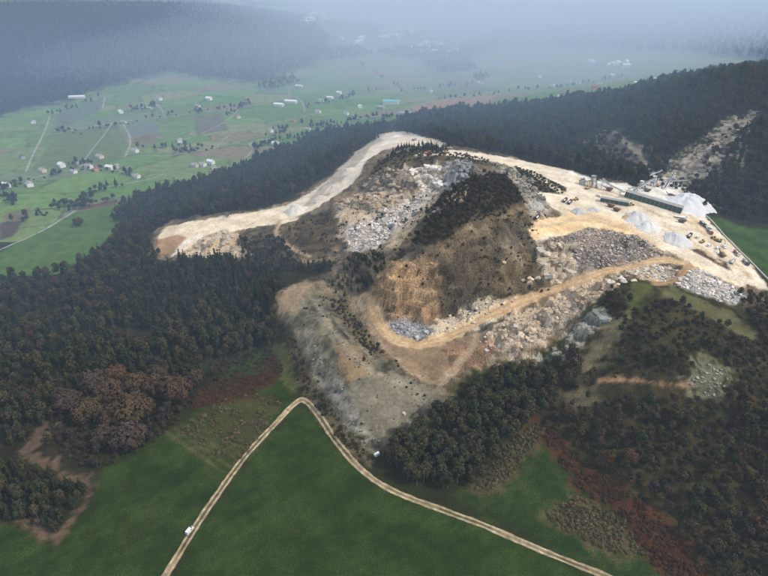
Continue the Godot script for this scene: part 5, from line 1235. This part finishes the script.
func houses() -> void:
	house("house", -688, 1103, 20, 7.2, 10.4, 3.6, "white", "grey", "white house alone near the foot of the mountain", "houses in the valley")
	house("house", -553, 1191, 40, 8, 11.2, 4.5, "white", "pale", "white house beside the sandy track", "houses in the valley")
	house("house", -553.6, 1236, 15, 6.4, 7.2, 4.5, "ochre", "red", "small ochre house just right of the white one by the sandy track", "houses in the valley")
	house("house", -400, 1310, 70, 9.6, 12.8, 5.4, "white", "pale", "bright white house in the meadow under the mountain", "houses in the valley")
	house("house", -406.8, 1246, 60, 6.4, 11.2, 3.6, "cream", "grey", "low grey-roofed house below the bright white one", "houses in the valley")
	house("house", -513, 1108, 75, 5.6, 10.4, 3.1, "cream", "grey", "small grey-roofed house at the road fork", "houses in the valley")
	house("house", -415.3, 913, 60, 7.2, 12, 4.5, "white", "grey", "white farmhouse on the meadow lane", "houses in the valley")
	house("house", -510.9, 805, 60, 7.2, 9.6, 4.5, "cream", "grey", "cream house at the left end of the hamlet", "houses in the valley")
	house("house", -494.7, 829, 50, 8, 10.4, 5.4, "white", "pale", "tall white house with a pale roof in the hamlet", "houses in the valley")
	house("house", -463.1, 802, 60, 6.4, 8.8, 3.6, "white", "grey", "small white house below the tall white one", "houses in the valley")
	house("house", -469.9, 835, 45, 6.4, 9.6, 4.5, "cream", "grey", "cream house next to the tall white house", "houses in the valley")
	house("house", -452, 826, 65, 7.2, 11.2, 4.5, "white", "grey", "white house in the middle of the hamlet", "houses in the valley")
	house("house", -433.7, 812, 30, 6.4, 8, 4.5, "ochre", "red", "red-roofed house in the hamlet", "houses in the valley")
	house("house", -418.5, 823, 70, 8, 12, 4.5, "white", "pale", "long white house towards the right of the hamlet", "houses in the valley")
	house("house", -410, 828, 20, 6.4, 8, 4.5, "cream", "grey", "cream house at the right end of the hamlet", "houses in the valley")
	house("house", -361.5, 782, 65, 6.4, 8.8, 4.5, "white", "grey", "white house where the lane leaves the ridge wood", "houses in the valley")
	house("house", -527.6, 739, 60, 8, 12.8, 4.5, "white", "pale", "white farmhouse at the left edge of the valley", "houses in the valley")
	house("house", -491.1, 693, 30, 8, 11.2, 4.5, "grey", "dark", "dark-roofed farmhouse by the brown plots", "houses in the valley")
	house("house", -579.8, 874, 40, 7.2, 10.4, 3.6, "grey", "dark", "dim grey house beside the straight lane", "houses in the valley")
	house("house", -292, 834, 65, 6.4, 9.6, 4.5, "cream", "grey", "cream house at the left of the houses above the ridge wood", "houses in the valley")
	house("house", -280.9, 838, 60, 7.2, 10.4, 4.5, "white", "grey", "white house among the houses above the ridge wood", "houses in the valley")
	house("house", -271, 848, 60, 7.2, 11.2, 5.4, "white", "pale", "brightest white house above the ridge wood", "houses in the valley")
	house("house", -259.3, 822, 30, 6.4, 8, 3.6, "white", "grey", "little white house lowest above the ridge wood", "houses in the valley")
	house("house", -191.9, 780, 55, 6.4, 8.8, 4.5, "white", "dark", "white-walled house half inside the ridge wood", "houses in the valley")
	house("house", -189.1, 795, 70, 4.8, 6.4, 3.6, "white", "grey", "tiny white annex half inside the ridge wood", "houses in the valley")
	house("house", -187.6, 948, 70, 8, 12.8, 4.5, "white", "pale", "long white house by the winding lane", "houses in the valley")
	house("house", -211.5, 1043, 40, 6.4, 8.8, 4.5, "white", "grey", "white house with trees behind the winding lane", "houses in the valley")
	house("house", -181.2, 1120, 70, 6.4, 10.4, 3.6, "ochre", "red", "red-roofed house under the white barns", "houses in the valley")
	house("house", -143.1, 1051, 65, 6.4, 10.4, 3.6, "cream", "grey", "cream house at the left of the lane houses", "houses in the valley")
	house("house", -89.2, 1038, 70, 7.2, 10.4, 4.5, "white", "grey", "white house at the road beyond the tall trees", "houses in the valley")
	house("house", -73.7, 1029, 70, 6.4, 9.6, 3.6, "cream", "grey", "cream house by the road beyond the tall trees", "houses in the valley")
	house("house", -78.9, 1175, 60, 7.2, 10.4, 4.5, "white", "grey", "white house left of the warehouses", "houses in the valley")
	house("house", -61.1, 1150, 60, 5.6, 8, 3.6, "grey", "grey", "grey outhouse left of the warehouses", "houses in the valley")
	house("house", -144, 1308, 60, 8, 11.2, 5.4, "white", "grey", "left house of the three beyond the barns", "houses in the valley")
	house("house", -126.2, 1341, 70, 8, 14.4, 4.5, "white", "pale", "long middle house of the three beyond the barns", "houses in the valley")
	house("house", -109.1, 1397, 60, 8, 12, 4.5, "white", "pale", "furthest house of the three beyond the barns", "houses in the valley")
	house("house", 346.2, 1431, 60, 8.8, 12, 4.5, "white", "grey", "white house in the right-hand meadows", "houses in the valley")
	house("house", 495, 1558, 60, 8.8, 12, 4.5, "cream", "grey", "cream house left of the far right hamlet", "houses in the valley")
	house("house", 490.1, 1468, 30, 8, 11.2, 4.5, "white", "grey", "white house in the far right hamlet", "houses in the valley")
	house("house", 466.5, 1280, 60, 8.8, 12.8, 4.5, "ochre", "red", "reddish house right of the far right hamlet", "houses in the valley")
	house("house", 515.3, 1386, 60, 8, 11.2, 4.5, "white", "grey", "small white house behind the reddish one", "houses in the valley")
	house("house", 531.3, 1220, 60, 8.8, 12.8, 4.5, "white", "pale", "pale house at the edge of the hill wood", "houses in the valley")
	house("house", 587.8, 1256, 60, 9.6, 16, 4.5, "white", "pale", "white house last along the hill wood", "houses in the valley")
	house("house", -510.7, 1307, 42.4105, 8, 11.2, 4.5, "white", "grey", "white house right of the farm sheds under the mountain", "houses in the valley")
	house("house", -298.5, 1153, 36.1318, 8, 11.2, 4.5, "cream", "red", "red-roofed house by the long valley road", "houses in the valley")
	house("house", -360.2, 975, 19.6978, 8, 11.2, 4.5, "white", "grey", "lone white house among the pastures in mid valley", "houses in the valley")
	house("house", -139.6, 1199, 70.6593, 8, 11.2, 4.5, "white", "grey", "white house on the slope above the lane houses", "houses in the valley")
	house("house", -52.7, 1249, 10.4505, 8, 11.2, 4.5, "white", "pale", "white house behind the warehouses", "houses in the valley")
	house("house", 114, 1430, 45.1947, 8, 11.2, 4.5, "white", "grey", "white house beside the rosy field", "houses in the valley")
	house("house", 187, 1528, 72.8809, 8, 11.2, 4.5, "cream", "red", "cream house beyond the rosy field", "houses in the valley")
	house("house", 444.3, 1664, 15.657, 8, 11.2, 4.5, "white", "pale", "white house in the middle of the right meadows", "houses in the valley")
	house("house", 423.2, 1461, 48.7989, 8, 11.2, 4.5, "white", "grey", "grey-roofed white house right of the middle meadow house", "houses in the valley")
	house("house", 630, 1616, 53.1655, 8, 11.2, 4.5, "white", "pale", "white house near the top of the right meadows", "houses in the valley")
	house("house", 580.6, 1693, 12.8627, 8, 11.2, 4.5, "cream", "grey", "cream house left of the topmost meadow house", "houses in the valley")
	house("house", 258.2, 1563, 36.5314, 8, 11.2, 4.5, "white", "pale", "white house at the end of the copse", "houses in the valley")
	house("house", -457.8, 877, 59.2436, 8, 11.2, 4.5, "cream", "grey", "cream house above the hamlet", "houses in the valley")
	house("house", -496.8, 744, 41.6415, 8, 11.2, 4.5, "white", "grey", "white house below the straight lane", "houses in the valley")
	house("barn", -706, 1321, 100, 11.2, 33.6, 4.5, "white", "pale", "long pale shed at the foot of the mountain", "barns and warehouses in the valley")
	house("barn", -232.7, 1263, 75, 12, 20.8, 5.4, "white", "pale", "left white barn of the pair by the curved lane", "barns and warehouses in the valley")
	house("barn", -210.5, 1294, 75, 12, 27.2, 5.4, "white", "pale", "right and longer white barn of the pair by the curved lane", "barns and warehouses in the valley")
	house("barn", -214.2, 1461, 70, 8.8, 17.6, 4.5, "white", "pale", "white barn at the top of the curved lane", "barns and warehouses in the valley")
	house("barn", -511.3, 1227, 80, 9.6, 22.4, 3.6, "grey", "grey", "grey farm shed above the long valley road", "barns and warehouses in the valley")
	house("barn", -501.2, 1253, 60, 8, 12.8, 3.6, "grey", "grey", "small grey shed right of the grey farm shed", "barns and warehouses in the valley")
	house("barn", 15.8, 1286, 80, 17.6, 35.2, 7.2, "white", "teal", "large teal-roofed warehouse by the valley road", "barns and warehouses in the valley")
	house("barn", -6.5, 1235, 60, 11.2, 16, 5.4, "grey", "grey", "grey shed left of the teal-roofed warehouse", "barns and warehouses in the valley")
	house("barn", 44.6, 1146, 80, 12.8, 24, 5.4, "grey", "blue", "blue-grey warehouse in front of the teal-roofed one", "barns and warehouses in the valley")
	house("barn", 374.3, 1195, 80, 11.2, 25.6, 4.5, "white", "pale", "white shed where the meadows meet the hill wood", "barns and warehouses in the valley")
	far_village("in the topmost distant village left of centre", [-315, 2744, -303.2, 2752, -313.7, 2614, -247.7, 2598, -277.9, 2795, -289.9, 2731, -318.8, 2732, -286.7, 2470, -253, 2583, -276.9, 2814])
	far_village("below the topmost distant village left of centre", [-309.1, 2356, -289.6, 2354, -294.6, 2459, -297, 2368, -308, 2422, -310.6, 2431])
	far_village("in the wide distant village above the valley meadows", [119.3, 2592, 70, 2744, 120.6, 2705, 112, 2588, 62.9, 2680, 76.1, 2696, 13.7, 2636, 117, 2971, -2.1, 2485, 29.5, 2572, 58.1, 2703, 143.1, 2912])
	far_village("along the lower side of the wide distant village", [23.2, 2374, 44.1, 2387, 17.2, 2287, 14.1, 2309, 71.9, 2457, -9.7, 2331, 55.7, 2343, 6.6, 2334, 1, 2310, -11.2, 2267])
	far_village("in the distant village behind the far copse", [182.4, 2130, 165.8, 2124, 95.8, 2164, 191.2, 2153, 132.8, 2114, 155.1, 2135, 125.1, 2190, 141.4, 2205, 129.8, 2111, 130.2, 2214, 99.1, 2179, 175.8, 2195, 125.3, 2201])
	far_village("on top of the rise behind the far copse", [212.7, 2292, 167, 2318, 156.1, 2295, 196.5, 2324, 152.4, 2249, 161, 2192, 157.1, 2247])
	far_village("at the right end of the houses behind the far copse", [259, 2155, 266.3, 2151, 239.2, 2149, 231.5, 2146, 235.6, 2112, 260.3, 2148])
	far_village("in the topmost distant village right of centre", [524.2, 3490, 544.1, 3496, 524.8, 3367, 539.6, 3529, 593, 3413, 603, 3444, 588, 3396])
	far_village("in the faint distant village at upper right", [955, 2930, 975, 3136, 881, 2940, 951, 2872, 912, 2991, 964, 2958, 976, 2988, 945, 2958, 883, 2922])
	far_village("below the topmost distant village right of centre", [614, 3333, 573, 3083, 585.6, 3349, 606, 3321, 589, 3177, 517.1, 3332, 560.5, 3214])
	far_village("on the slope between mountain wood and wide distant village", [-95, 2107, -149.3, 2152, -81.2, 2210, -85.4, 2195, -89.5, 2125, -83.7, 2152])
	far_village("among the far meadows above the hill wood", [724, 1774, 701, 1779, 703, 1713, 677, 1776, 653, 1865, 689, 1770])
	house("site_hut", -169.4, 558.8, 60, 4, 5.6, 2.7, "white", "dark", "small white site hut with a dark roof on the left terrace", "")

# ------------------------------------------------------------------ vehicles and plant
func wheels(o: Node3D, spots_: Array, r: float, w: float, half: float) -> void:
	for z in spots_:
		for s in [-1.0, 1.0]:
			var t := part(o, "wheel", drum(r, w), mats["tyre"], Vector3(s * half, r, z), Vector3(0, 0, 90))
			part(t, "hub", drum(r * 0.45, w + 0.06), mats["paint_grey"])

func vehicle(called: String, x: float, d: float, yaw: float, label: String, category: String) -> Node3D:
	var o := thing(called, on_ground(x, d), 0.0, label, category)
	sit(o, x, d, yaw)
	return o

func van(x: float, d: float, yaw: float, colour: String, label: String) -> void:
	var o := vehicle("van", x, d, yaw, label, "van")
	part(o, "body", slab([-2.45, 0.4, 2.4, 0.4, 2.45, 1.1, 2.35, 2.15, 2.1, 2.3, -0.75, 2.3, -1.55, 1.35, -2.4, 1.05], 1.95, 1.7), mats["paint_" + colour])
	part(o, "windscreen", box(1.55, 1.0, 0.05), mats["pane"], Vector3(0, 1.86, -1.19), Vector3(-40, 0, 0))
	for s in [-1.0, 1.0]:
		part(o, "side_window", box(0.05, 0.6, 1.0), mats["pane"], Vector3(s * 0.9, 1.65, -0.35), Vector3(0, 0, s * 3.0))
		part(o, "headlight", box(0.35, 0.2, 0.08), mats["pale_steel"], Vector3(s * 0.7, 0.85, -2.44))
	part(o, "bumper", box(1.9, 0.25, 0.15), mats["paint_dark"], Vector3(0, 0.5, -2.48))
	part(o, "rear_window", box(1.4, 0.6, 0.05), mats["pane"], Vector3(0, 1.7, 2.42))
	wheels(o, [-1.55, 1.5], 0.34, 0.24, 0.85)

func trailer(x: float, d: float, yaw: float, colour: String, label: String) -> void:
	var o := vehicle("trailer", x, d, yaw, label, "trailer")
	part(o, "body", slab([-1.7, 0.6, 1.7, 0.6, 1.75, 2.1, 1.5, 2.3, -1.5, 2.3, -1.75, 2.1], 1.9, 1.7), mats["paint_" + colour])
	part(o, "drawbar", box(0.12, 0.1, 1.5), mats["steel"], Vector3(0, 0.55, -2.3))
	part(o, "window", box(0.05, 0.6, 1.2), mats["pane"], Vector3(0.94, 1.6, 0))
	wheels(o, [0.2], 0.34, 0.22, 0.9)

func dump_truck(x: float, d: float, yaw: float, cab: String, body: String, label: String) -> void:
	var o := vehicle("dump_truck", x, d, yaw, label, "truck")
	part(o, "chassis", box(1.1, 0.35, 8.2), mats["paint_dark"], Vector3(0, 0.95, 0))
	part(o, "cab", slab([-4.3, 0.7, -2.3, 0.7, -2.3, 3.0, -2.6, 3.15, -3.9, 3.1, -4.25, 1.9], 2.4, 2.2), mats["paint_" + cab])
	part(o, "windscreen", box(2.0, 1.0, 0.05), mats["pane"], Vector3(0, 2.4, -4.14), Vector3(-16, 0, 0))
	for s in [-1.0, 1.0]:
		part(o, "side_window", box(0.05, 0.8, 0.9), mats["pane"], Vector3(s * 1.15, 2.3, -3.3), Vector3(0, 0, s * 3.0))
		part(o, "headlight", box(0.35, 0.25, 0.08), mats["pale_steel"], Vector3(s * 0.9, 1.05, -4.34))
	# an open tipping body: floor, sides, ends and a spill guard over the cab
	var st := SurfaceTool.new(); st.begin(Mesh.PRIMITIVE_TRIANGLES)
	for q in [[Vector3(2.4, 0.15, 5.9), Vector3(0, 1.3, 1.2)], [Vector3(0.12, 1.3, 5.9), Vector3(1.22, 1.95, 1.2)], [Vector3(0.12, 1.3, 5.9), Vector3(-1.22, 1.95, 1.2)], [Vector3(2.5, 1.5, 0.14), Vector3(0, 2.05, -1.8)], [Vector3(2.5, 1.1, 0.14), Vector3(0, 1.85, 4.2)], [Vector3(2.4, 0.12, 1.0), Vector3(0, 2.85, -2.2)]]:
		var bm := BoxMesh.new(); bm.size = q[0]; st.append_from(bm, 0, Transform3D(Basis(), q[1]))
	part(o, "tipping_body", st.commit(), mats["paint_" + body])
	part(o, "load", slab([-1.6, 1.4, 4.0, 1.4, 3.6, 2.2, 1.4, 2.75, -1.0, 2.3], 2.2, 1.2), mats["concrete"])
	wheels(o, [-3.2, 1.9, 3.3], 0.55, 0.4, 1.05)

func wheel_loader(x: float, d: float, yaw: float, label: String) -> void:
	var o := vehicle("wheel_loader", x, d, yaw, label, "loader")
	part(o, "body", slab([-0.9, 0.8, 3.0, 0.8, 3.1, 1.7, 2.8, 2.2, 0.6, 2.3, -0.9, 1.5], 1.8, 1.6), mats["paint_yellow"])
	part(o, "front_frame", box(1.2, 0.8, 1.6), mats["paint_dark"], Vector3(0, 1.1, -1.6))
	var c := part(o, "cab", slab([-0.6, 1.6, 0.9, 1.6, 0.9, 3.3, -0.35, 3.3, -0.65, 2.4], 1.5, 1.35), mats["pane"])
	part(c, "cab_roof", box(1.6, 0.12, 1.7), mats["paint_yellow"], Vector3(0, 3.36, 0.2))
	for s in [-1.0, 1.0]:
		part(o, "lift_arm", slab([-3.4, 0.5, -3.2, 0.8, -1.2, 2.1, -0.9, 1.9, -2.4, 0.9, -3.2, 0.35], 0.2), mats["paint_yellow"], Vector3(s * 0.55, 0, 0))
	part(o, "bucket", slab([-3.1, 0.15, -4.4, 0.1, -3.5, 0.35, -3.35, 1.2, -3.1, 1.3], 2.8), mats["paint_dark"])
	wheels(o, [-1.9, 1.7], 0.78, 0.6, 1.05)

func excavator(x: float, d: float, yaw: float, label: String) -> void:
	var o := vehicle("excavator", x, d, yaw, label, "excavator")
	var paint := "paint_orange" if label.begins_with("orange") else "paint_yellow"
	for s in [-1.0, 1.0]:
		part(o, "crawler_track", slab([-1.9, 0.1, 1.9, 0.1, 2.2, 0.45, 1.9, 0.9, -1.9, 0.9, -2.2, 0.45], 0.6), mats["belt"], Vector3(s * 1.1, 0, 0))
	part(o, "house", slab([-1.2, 1.0, 2.4, 1.0, 2.4, 2.1, 1.9, 2.3, -0.2, 2.3, -1.2, 1.7], 2.6, 2.5), mats[paint])
	part(o, "cab", slab([-1.5, 1.2, 0.1, 1.2, 0.1, 3.0, -1.1, 3.0, -1.5, 2.2], 0.95), mats["pane"], Vector3(-0.8, 0, 0))
	part(o, "boom", slab([-0.4, 1.4, -0.2, 1.9, -2.9, 4.6, -5.2, 3.5, -5.0, 3.1, -2.9, 4.0], 0.45), mats[paint], Vector3(0.25, 0, 0))
	part(o, "stick", slab([-4.8, 3.7, -5.2, 3.8, -5.9, 1.2, -5.6, 1.1], 0.35), mats[paint], Vector3(0.25, 0, 0))
	part(o, "bucket", slab([-5.3, 1.2, -6.2, 1.1, -6.3, 0.5, -5.6, 0.1, -4.9, 0.4, -5.5, 0.6], 1.1), mats["paint_dark"], Vector3(0.25, 0, 0))

func flatbed(x: float, d: float, yaw: float, label: String) -> void:
	var o := vehicle("flatbed_trailer", x, d, yaw, label, "trailer")
	part(o, "deck", box(2.5, 0.25, 11.5), mats["paint_white"], Vector3(0, 1.25, 0))
	part(o, "headboard", box(2.5, 1.3, 0.15), mats["paint_white"], Vector3(0, 2.0, -5.6))
	for s in [-1.0, 1.0]: part(o, "side_rail", box(0.1, 0.3, 11.3), mats["pale_steel"], Vector3(s * 1.3, 1.2, 0))
	wheels(o, [2.2, 3.5, 4.8], 0.5, 0.4, 1.0)

func screener(x: float, d: float, yaw: float, colour: String, label: String) -> void:
	var o := vehicle("screening_machine", x, d, yaw, label, "machine")
	for s in [-1.0, 1.0]: part(o, "crawler_track", slab([-1.9, 0.1, 1.9, 0.1, 2.2, 0.45, 1.9, 0.9, -1.9, 0.9, -2.2, 0.45], 0.5), mats["belt"], Vector3(s * 1.1, 0, 0))
	part(o, "frame", box(1.8, 0.9, 6.0), mats["paint_" + colour], Vector3(0, 1.4, 0))
	part(o, "hopper", slab([-3.4, 1.9, -1.0, 1.9, -0.4, 3.3, -4.0, 3.3], 1.8, 2.8), mats["paint_" + colour])
	part(o, "screen_box", slab([-0.3, 2.6, 2.6, 1.9, 2.8, 2.9, -0.2, 3.7], 2.0), mats["paint_" + colour])
	part(o, "discharge_belt", slab([2.0, 1.2, 6.2, 3.6, 6.1, 3.85, 1.9, 1.5], 0.9), mats["belt"])

func long_shed(x0: float, d0: float, x1: float, d1: float, w: float, h: float, label: String) -> void:
	var a := on_ground(x0, d0)
	var b := on_ground(x1, d1)
	var l := a.distance_to(b)
	var o := thing("long_shed", (a + b) * 0.5, 0.0, label, "shed")
	o.basis = Basis.looking_at(b - a)
	part(o, "roof", slab([-w * 0.5 - 0.4, h, w * 0.5 + 0.4, h, w * 0.5 + 0.4, h + 0.2, 0.0, h + 0.9, -w * 0.5 - 0.4, h + 0.2], l + 0.6), mats["roof_grey"], Vector3.ZERO, Vector3(0, 90, 0))
	part(o, "plinth", box(w, 4.0, l), mats["concrete"], Vector3(0, -1.6, 0))
	var n := int(l / 4.0)
	for side in [-1.0, 1.0]:
		for i in n:
			var z := (i + 0.5) / n * l - l * 0.5
			part(o, "wall_panel", box(0.15, h - 0.4, l / n - 0.08), mats["paint_green"], Vector3(side * w * 0.5, h * 0.5 + 0.2, z))
			part(o, "post", box(0.2, h, 0.2), mats["steel"], Vector3(side * (w * 0.5 + 0.1), h * 0.5, z - l / n * 0.5))
		part(o, "end_wall", box(w - 0.2, h, 0.15), mats["paint_green"], Vector3(0, h * 0.5, side * l * 0.5))

func conveyor(x0: float, d0: float, h0: float, x1: float, d1: float, h1: float, label: String) -> void:
	var a := on_ground(x0, d0, h0)
	var b := on_ground(x1, d1, h1)
	var l := a.distance_to(b)
	var mid := (a + b) * 0.5
	var o := thing("conveyor", on_ground(mid.x, -mid.z), 0.0, label, "conveyor")
	var up := mid.y - o.position.y
	var run := Node3D.new()
	run.basis = Basis.looking_at(b - a)
	var turn := run.basis.get_euler() * 180.0 / PI
	run.free()
	part(o, "belt", box(1.3, 0.15, l), mats["belt"], Vector3(0, up + 0.35, 0), turn)
	for s in [-1.0, 1.0]:
		var f := part(o, "side_frame", box(0.25, 0.9, l), mats["pale_steel"], Vector3(0, up, 0), turn)
		f.position += f.basis.x * s * 0.85
	for t in [0.12, 0.5, 0.85]:
		var p := a.lerp(b, t) - o.position
		var g := ground_y(a.lerp(b, t).x, -a.lerp(b, t).z) - o.position.y - 0.3
		if p.y - g < 0.8: continue
		for s in [-1.0, 1.0]:
			var off: Vector3 = Vector3(cos(deg_to_rad(turn.y)), 0, -sin(deg_to_rad(turn.y))) * s * 0.8
			part(o, "leg", box(0.25, p.y - g - 0.4, 0.25), mats["steel"], Vector3(p.x, (p.y + g - 0.4) * 0.5, p.z) + off, Vector3(0, turn.y, 0))

func crusher(x: float, d: float, yaw: float, h: float, label: String) -> void:
	var o := thing("crusher", on_ground(x, d), yaw, label, "crusher")
	var paint := "steel" if label.contains("grey") else "pale_steel"
	for sx in [-1.0, 1.0]:
		for sz in [-1.0, 1.0]: part(o, "leg", box(0.5, h * 0.5 + 0.6, 0.5), mats["steel"], Vector3(sx * 2.3, h * 0.25 - 0.3, sz * 2.3))
		part(o, "brace", box(0.25, 0.25, 5.6), mats["steel"], Vector3(sx * 2.3, h * 0.25, 0), Vector3(35, 0, 0))
		part(o, "railing", box(0.1, 1.0, 5.8), mats["paint_yellow"], Vector3(sx * 2.9, h * 0.5 + 0.8, 0))
	part(o, "platform", box(6.2, 0.3, 6.2), mats["steel"], Vector3(0, h * 0.5 + 0.15, 0))
	part(o, "housing", slab([-1.9, h * 0.5 + 0.3, 1.9, h * 0.5 + 0.3, 1.9, h * 0.8, 0.0, h * 0.88, -1.9, h * 0.8], 3.6), mats[paint])
	var hop := CylinderMesh.new(); hop.top_radius = 3.0; hop.bottom_radius = 1.2; hop.height = h * 0.26; hop.radial_segments = 4; hop.cap_top = false
	part(o, "hopper", hop, mats[paint], Vector3(0, h * 0.96, 0), Vector3(0, 45, 0))
	part(o, "chute", slab([-0.5, 1.0, 0.5, 1.0, 1.0, h * 0.5, -1.0, h * 0.5], 1.6), mats[paint])
	part(o, "stair", slab([2.6, -0.2, 3.2, -0.2, 6.4, -0.2, 6.2, 0.2, 3.1, h * 0.5 + 0.2, 2.8, h * 0.5 + 0.2], 0.9), mats["steel"], Vector3(1.6, 0, 0))

func yard_wall(label: String, flat: Array) -> void:
	var line := smooth_line(flat, 1.0)
	var first := on_ground(line[0].x, line[0].y)
	var o := thing("yard_wall", first, 0.0, label, "wall")
	var i := 0
	while i + 4 < line.size():
		var a := on_ground(line[i].x, line[i].y)
		var b := on_ground(line[i + 4].x, line[i + 4].y)
		var m := part(o, "wall_block", box(0.6, 1.9, a.distance_to(b) - 0.08), mats["concrete"], (a + b) * 0.5 - first + Vector3(0, 0.35, 0))
		m.basis = Basis.looking_at(b - a)
		i += 4

func machines() -> void:
	van(-103.5, 190.6, -24, "white", "white van parked alone on the farm track in the meadow")
	trailer(-4.3, 243.6, -59, "white", "small white trailer at the foot of the spoil heap by the track")
	dump_truck(174.3, 504.3, -34, "dark", "dark", "left one of two dark dump trucks above the haul ground")
	dump_truck(178.2, 500.9, -34, "dark", "dark", "right one of two dark dump trucks above the haul ground")
	dump_truck(132.9, 450, -30, "dark", "dark", "dark dump truck beside the rock on the golden haul ground")
	dump_truck(146.1, 470.4, -38, "white", "grey", "white dump truck beside the dark one on the haul ground")
	dump_truck(295.2, 474, -180, "dark", "dark", "dark truck at the head of the parked row")
	dump_truck(296.5, 466.9, -179, "blue", "white", "blue and white truck second in the parked row")
	dump_truck(294.7, 458.8, 172, "red", "grey", "red truck third in the parked row")
	dump_truck(301.3, 424.5, 176, "white", "red", "truck with a red body near the lower end of the yard")
	dump_truck(301.6, 410.6, 175, "dark", "grey", "dark truck last in the parked row")
	dump_truck(267.5, 442.5, -41, "dark", "dark", "dark truck next to the grey gravel heap")
	dump_truck(289.1, 408.5, -42, "blue", "white", "pale blue truck at the end of the dark earth bank")
	dump_truck(40.8, 739, -39, "white", "grey", "white truck on the top terrace")
	wheel_loader(186.8, 510.3, -48, "yellow wheel loader by the two dark dump trucks")
	wheel_loader(275.4, 435.2, -48, "orange-yellow wheel loader in the lower row of machines")
	wheel_loader(291.9, 446, -150, "yellow wheel loader in the parked row")
	wheel_loader(238.7, 503.8, -65, "yellow wheel loader in front of the long green shed")
	excavator(295.6, 443.9, -150, "yellow excavator at the end of the parked row")
	excavator(207.7, 540.9, -51, "yellow-brown excavator at the foot of the crusher")
	excavator(290.9, 564.5, -52, "ochre excavator working under the white crusher")
	excavator(48.2, 620, -101, "orange excavator on the quarry rim")
	van(274.9, 442.7, -49, "white", "white van between the dark truck and the loader")
	van(285.4, 427.9, -53, "white", "white van above the dark earth bank")
	van(279.1, 429.9, -61, "white", "small white van left of the one above the bank")
	flatbed(277.9, 482.6, -92, "white long flatbed trailer parked across the yard")
	screener(217.6, 499.3, -131, "rust", "rust-brown screening machine left of the gravel heaps")
	screener(219.6, 489.9, -137, "rust", "second rust-brown screening machine beside the gravel heaps")
	screener(274, 472.2, -96, "brown", "brown screening machine below the flatbed trailer")
	long_shed(211.9, 512.7, 235.7, 502.5, 5, 4, "shorter low dark green shed at the left of the plant")
	long_shed(241.8, 526.8, 284.4, 494.8, 7, 6, "long low dark green shed running across the plant")
	conveyor(220.6, 545.6, 9, 241.7, 529.3, 3, "long pale conveyor from the tower crusher to the green shed")
	conveyor(215, 547.5, 8, 206.8, 554.7, 1.5, "short grey conveyor falling left from the tower crusher")
	conveyor(280.6, 558.7, 8, 255.5, 538.8, 2, "pale conveyor falling left from the white crusher")
	conveyor(302.9, 578.7, 3, 319.6, 561.6, 13, "pale conveyor rising to the top of the sand heap")
	conveyor(273.5, 567.5, 2, 296.3, 589.4, 9, "pale conveyor climbing to the back of the white crusher")
	conveyor(293.2, 553, 2, 321, 593.6, 10, "short conveyor on the right of the white crusher")
	conveyor(251.2, 543.7, 2, 257.7, 533.7, 7, "short low conveyor between the green sheds and the white crusher")
	conveyor(229.3, 558.7, 6, 234.8, 544.5, 2, "short conveyor on the right of the tower crusher")
	conveyor(291.8, 594.9, 2, 310.9, 602, 8, "conveyor along the back edge of the white dust")
	crusher(215, 547.5, 30, 11, "tall grey tower crusher standing in the upper yard")
	crusher(286.3, 564.3, -20, 10, "white crusher with hopper at the head of the sand heap")
	crusher(321, 593.6, 10, 8, "small pale hopper tower behind the white crusher")
	crusher(206.8, 554.7, 0, 6, "low grey feeder box left of the tower crusher")
	crusher(268.4, 552.6, 40, 7, "low pale screen house in front of the white crusher")
	screener(229.6, 539.8, -117, "rust", "rust-brown screening machine behind the shorter green shed")
	screener(270, 542.4, -116, "brown", "brown screening machine right of the pale screen house")
	screener(290.4, 531.8, -143, "rust", "rust-brown screening machine behind the end of the long shed")
	screener(283.5, 416.5, -175, "brown", "brown screening machine at the end of the earth bank")
	van(213.8, 523.1, -132, "white", "white van behind the shorter green shed")
	van(250.8, 522.8, -166, "white", "white van between the two green sheds")
	van(294.7, 433.5, -178, "white", "white van nearest the red-bodied truck")
	yard_wall("low pale wall along the right edge of the yard", [308.7, 505.2, 312.6, 488, 309.3, 455.9, 308.7, 427.9, 309.7, 401.3, 309.7, 379.9])
